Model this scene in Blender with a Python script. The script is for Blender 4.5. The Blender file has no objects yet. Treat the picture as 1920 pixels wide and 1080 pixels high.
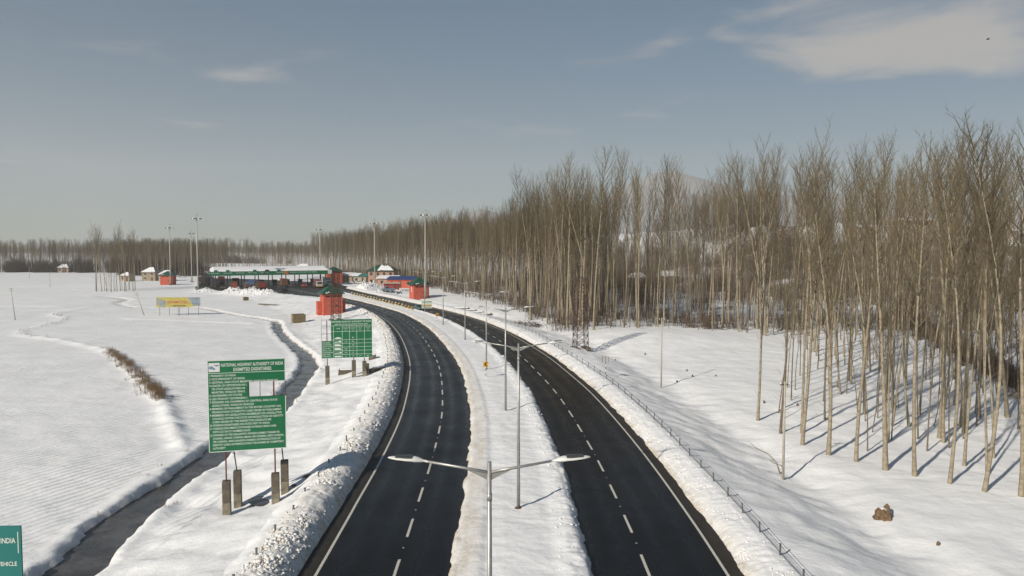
import bpy, bmesh, math, random
import numpy as np
from mathutils import Vector, Matrix

SC = bpy.context.scene
COL = SC.collection
R = math.radians

# ---------------------------------------------------------------- camera, sky, sun, exposure
cam_d = bpy.data.cameras.new('camera')
cam_d.sensor_width = 36.0
cam_d.lens = 36.0 * 1350 / 1920
cam_d.clip_start = 0.5
cam_d.clip_end = 30000
cam = bpy.data.objects.new('camera', cam_d)
COL.objects.link(cam)
cam.location = (0, 0, 16.0)
cam.rotation_euler = (R(90) - math.atan(73 / 1350), 0, 0)
SC.camera = cam

SUN_AZ = R(43)      # shadows head this far right of straight ahead
SUN_EL = R(30)
world = bpy.data.worlds.new('World')
SC.world = world
world.use_nodes = True
wn, wl = world.node_tree.nodes, world.node_tree.links
wn.clear()
sky = wn.new('ShaderNodeTexSky')
sky.sky_type = 'NISHITA'
sky.sun_disc = False
sky.sun_elevation = SUN_EL
sky.sun_rotation = math.pi + SUN_AZ
sky.altitude = 1600
sky.air_density = 1.0
sky.dust_density = 2.0
sky.ozone_density = 1.0
hsv = wn.new('ShaderNodeHueSaturation')
hsv.inputs['Saturation'].default_value = 1.48
hsv.inputs['Value'].default_value = 1.32
tint = wn.new('ShaderNodeMix')
tint.data_type = 'RGBA'
tint.blend_type = 'MULTIPLY'
tint.inputs['Factor'].default_value = 1.0
tint.inputs['B'].default_value = (0.83, 0.96, 1.02, 1)
wl.new(sky.outputs[0], tint.inputs['A'])
gam = wn.new('ShaderNodeGamma')      # the photograph's flatter sky: less glare toward the horizon
gam.inputs['Gamma'].default_value = 0.6
wl.new(tint.outputs['Result'], gam.inputs['Color'])
wl.new(gam.outputs[0], hsv.inputs['Color'])
# thin cirrus: noise over the sky dome seen as a flat sheet of cloud
tc = wn.new('ShaderNodeTexCoord')
sep = wn.new('ShaderNodeSeparateXYZ')
wl.new(tc.outputs['Generated'], sep.inputs[0])


def wmath(op, a, b=None, c=None, clamp=False):
    n = wn.new('ShaderNodeMath')
    n.operation = op
    n.use_clamp = clamp
    for i, v in enumerate((a, b, c)):
        if v is None:
            continue
        if isinstance(v, (int, float)):
            n.inputs[i].default_value = v
        else:
            wl.new(v, n.inputs[i])
    return n.outputs[0]


zz = wmath('ADD', wmath('MAXIMUM', sep.outputs[2], 0.0), 0.06)
cx = wmath('DIVIDE', sep.outputs[0], zz)
cy = wmath('DIVIDE', sep.outputs[1], zz)
comb = wn.new('ShaderNodeCombineXYZ')
wl.new(cx, comb.inputs[0])
wl.new(cy, comb.inputs[1])
nz = wn.new('ShaderNodeTexNoise')
nz.inputs['Scale'].default_value = 1.5
nz.inputs['Detail'].default_value = 7
nz.inputs['Roughness'].default_value = 0.55
nz.inputs['Distortion'].default_value = 0.4
mpw = wn.new('ShaderNodeMapping')
mpw.inputs['Location'].default_value = (3.1, 5.3, 0)
mpw.inputs['Scale'].default_value = (0.8, 1.0, 1)
wl.new(comb.outputs[0], mpw.inputs[0])
wl.new(mpw.outputs[0], nz.inputs['Vector'])
# the cloud bank high on the right, and small wisps
d1 = wmath('ADD', wmath('POWER', wmath('DIVIDE', wmath('SUBTRACT', cx, 1.62), 1.15), 2.0),
           wmath('POWER', wmath('DIVIDE', wmath('SUBTRACT', cy, 2.72), 0.72), 2.0))
bank = wmath('MULTIPLY', wmath('SUBTRACT', 1.0, d1, clamp=True), 0.50)
d2 = wmath('ADD', wmath('POWER', wmath('DIVIDE', wmath('ADD', cx, 1.15), 0.28), 2.0),
           wmath('POWER', wmath('DIVIDE', wmath('SUBTRACT', cy, 3.32), 0.16), 2.0))
wisp = wmath('MULTIPLY', wmath('SUBTRACT', 1.0, d2, clamp=True), 0.17)
d3 = wmath('ADD', wmath('POWER', wmath('DIVIDE', wmath('ADD', cx, 0.45), 0.45), 2.0),
           wmath('POWER', wmath('DIVIDE', wmath('SUBTRACT', cy, 4.25), 0.25), 2.0))
wisp3 = wmath('MULTIPLY', wmath('SUBTRACT', 1.0, d3, clamp=True), 0.20)
dens = wmath('ADD', wmath('MULTIPLY', nz.outputs[0], 1.6), wmath('ADD', bank, wmath('ADD', wisp, wisp3)))
mr = wn.new('ShaderNodeMapRange')
mr.inputs[1].default_value = 0.94
mr.inputs[2].default_value = 1.42
mr.interpolation_type = 'SMOOTHSTEP'
wl.new(dens, mr.inputs[0])
cl = wmath('MULTIPLY', mr.outputs[0], 0.9)
mixc = wn.new('ShaderNodeMix')
mixc.data_type = 'RGBA'
wl.new(cl, mixc.inputs['Factor'])
wl.new(hsv.outputs[0], mixc.inputs['A'])
mixc.inputs['B'].default_value = (5.6, 5.3, 5.1, 1)
bg = wn.new('ShaderNodeBackground')
bg.inputs['Strength'].default_value = 0.072
wo = wn.new('ShaderNodeOutputWorld')
wl.new(mixc.outputs['Result'], bg.inputs[0])
wl.new(bg.outputs[0], wo.inputs[0])

sun_d = bpy.data.lights.new('sun', 'SUN')
sun_d.energy = 4.5
sun_d.angle = R(0.9)
sun_d.color = (1.0, 0.915, 0.78)
sun = bpy.data.objects.new('sun', sun_d)
COL.objects.link(sun)
sun.location = (-60, -60, 80)
sun.rotation_euler = (R(90) - SUN_EL, 0, -SUN_AZ)

SC.view_settings.view_transform = 'Standard'
SC.view_settings.look = 'None'
SC.view_settings.exposure = 0.13
SC.view_settings.gamma = 1.0
SC.view_settings.use_curve_mapping = False
SC.cycles.max_bounces = 6
SC.cycles.volume_bounces = 1
SC.cycles.transparent_max_bounces = 8

# ---------------------------------------------------------------- numeric helpers
RNG = np.random.default_rng(11)
random.seed(7)


def hash2(i, j, seed):
    n = (i.astype(np.int64) * 374761393 + j.astype(np.int64) * 668265263 + seed * 982451653) & 0x7fffffff
    n = ((n ^ (n >> 13)) * 1274126177) & 0x7fffffff
    n = n ^ (n >> 16)
    return (n & 0xffff) / 65535.0


def vn(x, y, seed=0):
    x = np.asarray(x, float)
    y = np.asarray(y, float)
    i, j = np.floor(x), np.floor(y)
    fx, fy = x - i, y - j
    fx, fy = fx * fx * (3 - 2 * fx), fy * fy * (3 - 2 * fy)
    a, b = hash2(i, j, seed), hash2(i + 1, j, seed)
    c, d = hash2(i, j + 1, seed), hash2(i + 1, j + 1, seed)
    return (a + (b - a) * fx) * (1 - fy) + (c + (d - c) * fx) * fy - 0.5


def fbm(x, y, seed=0, octv=4, gain=0.5):
    s, a = 0, 1.0
    for k in range(octv):
        s = s + a * vn(x * 2 ** k, y * 2 ** k, seed + k)
        a *= gain
    return s


def sst(a, b, x):
    t = np.clip((np.asarray(x, float) - a) / (b - a), 0, 1)
    return t * t * (3 - 2 * t)


def catmull(pts, n=24):
    P = [np.array(p, float) for p in pts]
    P = [2 * P[0] - P[1]] + P + [2 * P[-1] - P[-2]]
    out = []
    for k in range(1, len(P) - 2):
        p0, p1, p2, p3 = P[k - 1:k + 3]
        for t in np.linspace(0, 1, n, endpoint=False):
            out.append(0.5 * ((2 * p1) + (-p0 + p2) * t + (2 * p0 - 5 * p1 + 4 * p2 - p3) * t * t
                              + (-p0 + 3 * p1 - 3 * p2 + p3) * t ** 3))
    out.append(P[-2])
    return np.array(out)


def seg_dist(x, y, poly):
    """distance to a polyline and the parameter (index + fraction) of the nearest point"""
    x = np.asarray(x, float)
    best = np.full(x.shape, 1e9)
    par = np.zeros(x.shape)
    for k in range(len(poly) - 1):
        ax, ay = poly[k][:2]
        bx_, by_ = poly[k + 1][:2]
        dx, dy = bx_ - ax, by_ - ay
        L = dx * dx + dy * dy + 1e-9
        t = np.clip(((x - ax) * dx + (y - ay) * dy) / L, 0, 1)
        d = np.hypot(x - ax - t * dx, y - ay - t * dy)
        m = d < best
        best = np.where(m, d, best)
        par = np.where(m, k + t, par)
    return best, par


def in_poly(x, y, poly):
    x = np.asarray(x, float)
    y = np.asarray(y, float)
    c = np.zeros(x.shape, bool)
    n = len(poly)
    for k in range(n):
        x1, y1 = poly[k]
        x2, y2 = poly[(k + 1) % n]
        if y1 == y2:
            continue
        m = ((y1 > y) != (y2 > y)) & (x < (x2 - x1) * (y - y1) / (y2 - y1) + x1)
        c ^= m
    return c


# ---------------------------------------------------------------- lie of the land
LC = catmull([(-5.2, -40), (-5.4, 0), (-5.65, 20), (-5.79, 35), (-5.95, 45.6), (-6.14, 55.5), (-6.72, 67.9), (-7.69, 78.8),
              (-8.92, 89.8), (-10.43, 100.5), (-12.37, 111.4), (-15.2, 125.5), (-18.42, 139.8), (-23.5, 159), (-30.5, 180),
              (-38, 197), (-46.5, 214.5), (-57, 234), (-70, 256), (-82, 276), (-93, 296), (-105, 320)])
RC = catmull([(6.2, -40), (6.5, 10), (6.75, 35), (6.76, 42), (6.62, 50), (6.33, 58.2), (5.69, 69.7), (4.82, 80.6),
              (3.44, 92.1), (1.79, 104.3), (-0.3, 116), (-3.5, 131.5), (-6.5, 143.5), (-11.5, 160.5), (-18.5, 179),
              (-27.5, 199), (-37, 219), (-47.5, 240.5), (-57, 259), (-67, 281), (-78, 305), (-84, 320)])
# left pavement edge stays 4.75 m, right one 2.75 m from the lane line
L_LEFT, L_RIGHT, R_LEFT, R_RIGHT = 4.75, 2.75, 2.85, 4.7


def lat(curve, x, y):
    """signed distance right of a carriageway's lane line (good near it)"""
    xs = np.interp(y, curve[:, 1], curve[:, 0])
    sl = np.gradient(curve[:, 0], curve[:, 1])
    s = np.interp(y, curve[:, 1], sl)
    return (x - xs) / np.sqrt(1 + s * s)


CANAL = catmull([(-22.5, 20), (-23.6, 36), (-24.6, 43), (-25.1, 52), (-25.0, 61), (-25.3, 72), (-25.9, 81), (-27.6, 92),
                 (-29.5, 104), (-32.4, 113.5), (-37.8, 126), (-43.8, 139), (-50.5, 155), (-56.3, 171), (-64.5, 180), (-78, 194.5),
                 (-92.5, 211), (-112, 212), (-126, 230), (-132, 246), (-150, 262)], 4)
CAN_W = np.interp(np.arange(len(CANAL)), [0, 16, 36, 52, 60, 84], [1.25, 1.2, 0.95, 0.6, 0.4, 0.45])
BUND = catmull([(-125, 214), (-121, 190), (-109, 175), (-101, 147), (-84, 134), (-67.4, 119.7), (-55.6, 103.5), (-44.5, 87.6),
                (-37.6, 77.2), (-33, 69), (-28.5, 61.5)], 4)
APRON = [(-44, 205), (-51, 215), (-63, 236), (-84, 258), (-106, 275), (-129, 292), (-139, 318), (-152, 352), (-169, 395),
         (-300, 668), (-560, 1245), (-900, 1990), (-892, 1990), (-552, 1245), (-292.5, 668), (-164, 397), (-132, 380), (-84, 340), (-72, 312),
         (-58, 281), (-47, 253)]
BUNDS2 = [[(-80, 105), (-160, 112), (-300, 128)], [(-96, 178), (-78, 172), (-60, 166)], [(-140, 150), (-260, 176), (-420, 190)],
          [(-190, 240), (-330, 262), (-480, 280)], [(-170, 330), (-300, 345), (-520, 372)], [(-135, 215), (-220, 222), (-330, 214)],
          [(-220, 420), (-400, 430)]]


def ground(x, y, under=True, attrs=None):
    x = np.asarray(x, float)
    y = np.asarray(y, float)
    yc = np.clip(y, -40, 319)
    dL, dR = lat(LC, x, yc), lat(RC, x, yc)
    near = 1 - sst(235, 300, y)
    u = -dL - L_LEFT
    v = dR - R_RIGHT
    big = fbm(x / 9.0, y / 9.0, 3, 3)
    small = fbm(x / 1.7, y / 1.7, 9, 3)
    # left of the road: shoulder of ploughed snow, embankment, ditch, field
    wide = np.interp(y, [0, 60, 110, 150, 220, 260], [9.0, 9.0, 10.0, 15.0, 16.0, 16.0])
    left = 0.62 - 1.82 * sst(0.6, 1.0, (u - 2.0) / wide * 0.9 + 0.42 * 1.0) * 1.0
    t = np.clip((u - 2.2) / wide, 0, 1)
    left = 0.62 - 1.85 * t ** 0.85 + (0.34 * big + 0.32 * small) * np.clip(u / 3, 0, 1) * (1 - 0.72 * sst(10, 22, u))
    # right: bank, wire fence, slope to a swale, then the wood's floor
    slope = 0.55 - 2.1 * sst(-0.15, 1.12, (v - 2.3) / 8.3)
    rise = slope + 0.5 * sst(10.2, 14.5, v) + 0.4 * sst(13, 22, v) * sst(50, 90, y)
    right = np.where(v < 10.6, slope, rise) + (0.40 * big + 0.30 * small) * np.clip((v - 2) / 3, 0, 1) * (1.0 - 0.6 * sst(9, 16, v))
    right += 1.5 * np.exp(-(((x - 26) / 17) ** 2 + ((y - 131) / 14) ** 2))
    right += 0.5 * np.exp(-(((x - 13.5) / 4) ** 2 + ((y - 104) / 9) ** 2))
    mid = 0.3 + 0.05 * big
    h = np.where(u > 0, left, np.where(v > 0, right, mid))
    road = ((dL > -L_LEFT - 0.3) & (dL < L_RIGHT + 0.3)) | ((dR > -R_LEFT - 0.3) & (dR < R_RIGHT + 0.3))
    if under:   # ground lies lower under the separately built road, median and ploughed banks
        h = np.where((u > -0.3) & (u < 3.4), h - 0.3 * (1 - sst(2.4, 3.4, u)), h)
        h = np.where((v > -0.3) & (v < 2.6), h - 0.3 * (1 - sst(1.6, 2.6, v)), h)
        h = np.where((u <= 0) & (v <= 0), -0.25, h)
        h = np.where(road, -0.25, h)
    # beyond the bends all of it levels out
    far = -0.55 + 0.5 * big * 0.4
    far = np.where(x < np.interp(y, [200, 320, 2000], [-60, -150, -900]), -0.9 - 0.5 * sst(10, 60, np.interp(y, [200, 320, 2000], [-60, -150, -900]) - x), far)
    far = np.where((dR > 3), 0.1 + 0.2 * big, far)
    far = np.where((dL < -5) & (dL > -60), 0.35 - 1.2 * sst(8, 40, -dL), far)
    h = h * near + far * (1 - near)
    if True:
        heap = np.exp(-(((x + 58) / 5) ** 2 + ((y - 290) / 9) ** 2)) * 2.6 + np.exp(-(((x + 45) / 5) ** 2 + ((y - 268) / 7) ** 2)) * 1.4
        h = h + heap * (0.75 + 0.9 * np.abs(small))
        for hx, hy, hr, hh in ((-95, 264, 5.0, 1.9), (-88.5, 259, 4.0, 1.6), (-106, 272, 5, 1.7), (-101, 268, 3.5, 1.2), (-121, 283, 4, 1.2)):
            h = h + hh * np.exp(-(((x - hx) / hr) ** 2 + ((y - hy) / (hr * .7)) ** 2)) * (0.7 + 1.1 * np.abs(small))
    h = h - 0.75 * np.exp(-((x + 16.6) / 3.2) ** 2 - ((y - 46.2) / 3.0) ** 2)
    ap = in_poly(x, y, APRON)
    h = np.where(ap, -0.35, h)
    # ditch
    dc, par = seg_dist(x, y, CANAL)
    w = np.interp(par, np.arange(len(CANAL)), CAN_W)
    wob = 0.55 * fbm(x / 2.2, y / 2.2, 21, 4, 0.6)
    lip = sst(-0.05, 0.42, dc - w + wob)
    h = np.where(dc < w + 3, h + 0.16 * np.exp(-((dc - w - 0.8) / 0.7) ** 2), h)
    h = np.where(dc < 6, -2.1 + (h + 2.1) * lip, h)
    # field bunds
    db, pb = seg_dist(x, y, BUND)
    side = 0.42 * np.exp(-(db / 0.8) ** 2) + 0.12 * np.exp(-(db / 2.2) ** 2)
    h = h + side * (0.75 + 0.6 * small)
    dbs = np.full(x.shape, 99.0)
    for b in BUNDS2:
        dd, _ = seg_dist(x, y, b)
        dbs = np.minimum(dbs, dd)
    h = h + 0.28 * np.exp(-(dbs / 0.9) ** 2) * (x < -40)
    # the tableland behind the wood on the right
    edge = 318 + 26 * fbm(x / 60.0, 0 * x, 31, 3) + 0.12 * (x - 90)
    tt = y - edge
    lowx = sst(62, 120, x + 0.16 * (y - 300))
    hill = (9.5 * sst(-130, -12, tt) + 8.0 * sst(-60, -2, tt) + 9.0 * sst(-3.0, 2.5, tt + 5 * fbm(x / 14.0, y / 14.0, 41, 3))) * lowx
    hill *= 1 - 0.30 * sst(200, 420, x)
    h = h + hill * (1 + 0.10 * big)
    if attrs is not None:
        attrs['field'] = (sst(-0.5, 0.6, -1.0 - h + 0.3) * (x < -20) * sst(1.0, 3.0, dc - w) * sst(1.0, 3.0, db)).astype(float)
        e = (1 - lip) * (dc < 6)
        e = np.maximum(e, (hill > 17.0 * lowx) * (tt < 5.0) * (tt > -9.0) * (lowx > 0.3) * (vn(x / 9.0, y / 9.0, 77) > -0.28))
        e = np.maximum(e, sst(-0.48, -0.12, fbm(x / 14.0, y / 14.0, 55, 3)) * (hill > 0.8) * (tt < -4) * 0.95)
        sd, _ = seg_dist(x, y, [(118, 215), (93, 170), (78, 130), (64, 92), (58, 80)])
        e = np.maximum(e, (1 - sst(0.8, 2.6, sd + 1.5 * small)))
        attrs['earth'] = e.astype(float)
    return h


def gz(x, y):
    return float(ground(np.array([x]), np.array([y]), under=False)[0])

# ---------------------------------------------------------------- materials
MATS = {}


def mat(name, col, rough=0.7, metal=0.0, noise=0.0, nscale=6.0, bump=0.0, bscale=30.0, spec=0.5, col2=None):
    if name in MATS:
        return MATS[name]
    m = bpy.data.materials.new(name)
    m.use_nodes = True
    nt = m.node_tree
    b = nt.nodes['Principled BSDF']
    b.inputs['Roughness'].default_value = rough
    b.inputs['Metallic'].default_value = metal
    b.inputs['Specular IOR Level'].default_value = spec
    c = tuple(col) + (1,)
    b.inputs['Base Color'].default_value = c
    geo = None
    if noise or col2:
        tcn = nt.nodes.new('ShaderNodeTexCoord')
        n = nt.nodes.new('ShaderNodeTexNoise')
        n.inputs['Scale'].default_value = nscale
        n.inputs['Detail'].default_value = 5
        nt.links.new(tcn.outputs['Object'], n.inputs['Vector'])
        mx = nt.nodes.new('ShaderNodeMix')
        mx.data_type = 'RGBA'
        rmp = nt.nodes.new('ShaderNodeMapRange')
        rmp.inputs[1].default_value = 0.35
        rmp.inputs[2].default_value = 0.65
        nt.links.new(n.outputs[0], rmp.inputs[0])
        nt.links.new(rmp.outputs[0], mx.inputs['Factor'])
        c2 = col2 if col2 else tuple(v * (1 - noise) for v in col)
        mx.inputs['A'].default_value = c
        mx.inputs['B'].default_value = tuple(c2) + (1,)
        nt.links.new(mx.outputs['Result'], b.inputs['Base Color'])
    if bump:
        tcn = nt.nodes.new('ShaderNodeTexCoord')
        n = nt.nodes.new('ShaderNodeTexNoise')
        n.inputs['Scale'].default_value = bscale
        n.inputs['Detail'].default_value = 4
        nt.links.new(tcn.outputs['Object'], n.inputs['Vector'])
        bp = nt.nodes.new('ShaderNodeBump')
        bp.inputs['Strength'].default_value = bump
        bp.inputs['Distance'].default_value = 0.02
        nt.links.new(n.outputs[0], bp.inputs['Height'])
        nt.links.new(bp.outputs[0], b.inputs['Normal'])
    MATS[name] = m
    return m


class NT:
    """small helper for longer node trees"""

    def __init__(self, name):
        self.m = bpy.data.materials.new(name)
        self.m.use_nodes = True
        self.t = self.m.node_tree
        self.b = self.t.nodes['Principled BSDF']
        MATS[name] = self.m

    def n(self, typ, **kw):
        x = self.t.nodes.new(typ)
        for k, v in kw.items():
            setattr(x, k, v)
        return x

    def l(self, a, b):
        self.t.links.new(a, b)

    def attr(self, name):
        a = self.n('ShaderNodeAttribute')
        a.attribute_name = name
        return a.outputs['Fac']

    def noise(self, scale, detail=4, rough=0.5, vec=None, dist=0.0):
        x = self.n('ShaderNodeTexNoise')
        x.inputs['Scale'].default_value = scale
        x.inputs['Detail'].default_value = detail
        x.inputs['Roughness'].default_value = rough
        x.inputs['Distortion'].default_value = dist
        if vec is not None:
            self.l(vec, x.inputs['Vector'])
        return x.outputs[0]

    def math(self, op, a, b=None, clamp=False):
        x = self.n('ShaderNodeMath', operation=op, use_clamp=clamp)
        for i, v in enumerate((a, b)):
            if v is None:
                continue
            if isinstance(v, (int, float)):
                x.inputs[i].default_value = v
            else:
                self.l(v, x.inputs[i])
        return x.outputs[0]

    def rng(self, v, a, b, c=0.0, d=1.0):
        x = self.n('ShaderNodeMapRange')
        x.inputs[1].default_value, x.inputs[2].default_value = a, b
        x.inputs[3].default_value, x.inputs[4].default_value = c, d
        self.l(v, x.inputs[0])
        return x.outputs[0]

    def mix(self, f, a, b):
        x = self.n('ShaderNodeMix', data_type='RGBA')
        for k, v in (('Factor', f), ('A', a), ('B', b)):
            if isinstance(v, tuple):
                x.inputs[k].default_value = v + (1,)
            elif isinstance(v, float):
                x.inputs[k].default_value = v
            else:
                self.l(v, x.inputs[k])
        return x.outputs['Result']

    def bump(self, h, strength, dist, normal=None):
        x = self.n('ShaderNodeBump')
        x.inputs['Strength'].default_value = strength
        x.inputs['Distance'].default_value = dist
        self.l(h, x.inputs['Height'])
        if normal is not None:
            self.l(normal, x.inputs['Normal'])
        return x.outputs[0]


def snow_material():
    s = NT('snow')
    pos = s.n('ShaderNodeNewGeometry').outputs['Position']
    dirt, earth, field = s.attr('dirt'), s.attr('earth'), s.attr('field')
    speck = s.noise(5.0, 5, 0.65, pos)
    soft = s.noise(0.16, 3, 0.5, pos)
    c = s.mix(s.rng(soft, 0.3, 0.7), (0.80, 0.805, 0.82), (0.73, 0.735, 0.75))
    dn = s.math('MULTIPLY', dirt, s.rng(speck, 0.30, 0.66, 0.25, 1.25), clamp=True)
    c = s.mix(dn, c, (0.45, 0.375, 0.27))
    brown = s.mix(s.rng(s.noise(1.7, 5, 0.6, pos), 0.35, 0.65), (0.115, 0.075, 0.045), (0.21, 0.155, 0.10))
    en = s.math('MULTIPLY', earth, s.rng(s.noise(0.9, 5, 0.7, pos), 0.30, 0.55, 0.3, 1.0), clamp=True)
    c = s.mix(en, c, brown)
    s.l(c, s.b.inputs['Base Color'])
    s.b.inputs['Roughness'].default_value = 0.62
    s.b.inputs['Specular IOR Level'].default_value = 0.25
    # furrows of the ploughed, snowed-in field
    mp = s.n('ShaderNodeMapping')
    mp.inputs['Rotation'].default_value = (0, 0, R(28))
    s.l(pos, mp.inputs[0])
    wv = s.n('ShaderNodeTexWave', wave_type='BANDS', bands_direction='X', wave_profile='SIN')
    wv.inputs['Scale'].default_value = 0.42
    wv.inputs['Distortion'].default_value = 26.0
    wv.inputs['Detail'].default_value = 1.0
    wv.inputs['Detail Scale'].default_value = 0.055
    s.l(mp.outputs[0], wv.inputs[0])
    fur = s.math('MULTIPLY', s.math('MULTIPLY', wv.outputs['Fac'], field), s.rng(s.noise(0.05, 2, 0.5, pos), 0.35, 0.6, 0.25, 1.0))
    lump = s.noise(1.6, 6, 0.62, pos)
    mpv = s.n('ShaderNodeMapping')
    mpv.inputs['Scale'].default_value = (0.5, 1.1, 1)
    mpv.inputs['Rotation'].default_value = (0, 0, R(-14))
    s.l(pos, mpv.inputs[0])
    wind = s.noise(1.0, 3, 0.5, mpv.outputs[0])
    n1 = s.bump(fur, 1.0, 0.12)
    n2 = s.bump(lump, 0.55, 0.11, n1)
    n3 = s.bump(s.math('MULTIPLY', wind, s.rng(s.noise(0.09, 2, 0.5, pos), 0.4, 0.62, 0.15, 0.9)), 0.5, 0.20, n2)
    n4 = s.bump(s.noise(14.0, 3, 0.6, pos), 0.35, 0.02, n3)
    s.l(n4, s.b.inputs['Normal'])
    return s.m


def road_material():
    s = NT('wet_asphalt')
    pos = s.n('ShaderNodeNewGeometry').outputs['Position']
    sh = s.attr('shoulder')
    track = s.attr('track')
    n = s.noise(0.35, 5, 0.6, pos)
    fine = s.noise(40.0, 2, 0.5, pos)
    c = s.mix(s.rng(n, 0.3, 0.7), (0.0045, 0.0045, 0.005), (0.008, 0.0078, 0.0078))
    brown = s.mix(s.rng(s.noise(1.2, 5, 0.6, pos), 0.3, 0.7), (0.042, 0.035, 0.028), (0.026, 0.022, 0.019))
    c = s.mix(sh, c, brown)
    film = s.math('MULTIPLY', s.rng(s.noise(0.8, 5, 0.65, pos), 0.5, 0.72), s.math('SUBTRACT', 1.0, track), clamp=True)
    c = s.mix(s.math('MULTIPLY', film, 0.4), c, (0.022, 0.0215, 0.021))
    s.l(c, s.b.inputs['Base Color'])
    ro = s.math('ADD', s.rng(s.noise(0.22, 4, 0.6, pos), 0.3, 0.7, 0.30, 0.44), s.math('ADD', s.math('MULTIPLY', sh, 0.16), s.math('MULTIPLY', track, -0.12)))
    s.l(ro, s.b.inputs['Roughness'])
    s.b.inputs['Specular IOR Level'].default_value = 0.16
    s.l(s.bump(fine, 0.12, 0.005), s.b.inputs['Normal'])
    return s.m


def paint_material():
    s = NT('road_paint')
    pos = s.n('ShaderNodeNewGeometry').outputs['Position']
    w = s.rng(s.noise(9.0, 5, 0.7, pos), 0.35, 0.62)
    s.l(s.mix(w, (0.62, 0.60, 0.55), (0.40, 0.38, 0.33)), s.b.inputs['Base Color'])
    s.b.inputs['Roughness'].default_value = 0.55
    return s.m


def water_material():
    s = NT('ditch_water')
    pos = s.n('ShaderNodeNewGeometry').outputs['Position']
    f = s.rng(s.noise(0.5, 5, 0.6, pos), 0.42, 0.62)
    s.l(s.mix(f, (0.045, 0.041, 0.036), (0.095, 0.09, 0.085)), s.b.inputs['Base Color'])
    s.l(s.rng(s.noise(0.7, 4, 0.6, pos), 0.35, 0.65, 0.05, 0.35), s.b.inputs['Roughness'])
    s.l(s.bump(s.noise(2.5, 3, 0.5, pos), 0.08, 0.02), s.b.inputs['Normal'])
    return s.m


SNOW = snow_material()
ASPH = road_material()
PAINT = paint_material()
WATER = water_material()
BARK = mat('poplar_bark', (0.31, 0.26, 0.185), 0.85, noise=0.42, nscale=3.0, bump=0.5, bscale=22)
TWIG = mat('poplar_twigs', (0.138, 0.108, 0.061), 0.85, noise=0.35, nscale=0.8)
BARK2 = mat('shaded_bark', (0.17, 0.132, 0.088), 0.85, noise=0.4, nscale=3.0)  # darker bark for thin stems: shade inside the wood put into the colour
THICKET = mat('brown_twigs', (0.078, 0.054, 0.035), 0.9, noise=0.4, nscale=1.0)
STRAW = mat('dry_grass', (0.24, 0.15, 0.075), 0.9, noise=0.45, nscale=3.0)
GALV = mat('galvanised_steel', (0.40, 0.40, 0.385), 0.42, 0.55, noise=0.18, nscale=4.0)
HEADW = mat('lamp_housing', (0.62, 0.62, 0.60), 0.4)
FINS = mat('lamp_fins', (0.10, 0.11, 0.11), 0.45, 0.3)
GLASS = mat('dark_glass', (0.03, 0.035, 0.04), 0.08)
GREEN = mat('sign_green', (0.006, 0.135, 0.052), 0.42, noise=0.12, nscale=1.2)
TEAL = mat('sign_teal', (0.008, 0.155, 0.145), 0.42, noise=0.12, nscale=1.2)
SIGNW = mat('sign_white', (0.62, 0.68, 0.63), 0.5)
SIGNBACK = mat('sign_back', (0.33, 0.33, 0.33), 0.6, 0.3)
MAROON = mat('red_oxide_steel', (0.15, 0.030, 0.022), 0.7, noise=0.5, nscale=6)
RUST = mat('rusty_lattice', (0.085, 0.048, 0.036), 0.8, noise=0.5, nscale=3)
DARKST = mat('dark_steel', (0.05, 0.035, 0.03), 0.7, noise=0.4, nscale=6)
CONC = mat('concrete', (0.25, 0.22, 0.16), 0.9, noise=0.45, nscale=2.2, bump=0.6, bscale=14)
CONCW = mat('damp_concrete', (0.13, 0.11, 0.082), 0.9, noise=0.4, nscale=2.6, bump=0.6, bscale=14)
REDWALL = mat('red_plaster', (0.50, 0.105, 0.065), 0.85, noise=0.22, nscale=1.3, bump=0.2, bscale=8)
DKGREEN = mat('green_sheet_roof', (0.012, 0.072, 0.045), 0.5, noise=0.25, nscale=1.5)
PLAIN_SNOW = mat('fresh_snow', (0.78, 0.785, 0.80), 0.65, noise=0.06, nscale=2, bump=0.6, bscale=5)
BLACK = mat('black_void', (0.015, 0.014, 0.013), 0.7)
YELLOW = mat('yellow_paint', (0.62, 0.32, 0.02), 0.5, noise=0.15, nscale=4)
TYRE = mat('tyre_rubber', (0.02, 0.02, 0.02), 0.8)
WOOD = mat('weathered_wood', (0.30, 0.235, 0.12), 0.85, noise=0.4, nscale=5)
LOG = mat('old_stump', (0.16, 0.105, 0.055), 0.9, noise=0.6, nscale=6, bump=0.8, bscale=20)
EARTH = mat('bare_earth', (0.13, 0.07, 0.04), 0.95, noise=0.5, nscale=5, bump=0.9, bscale=10)


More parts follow.
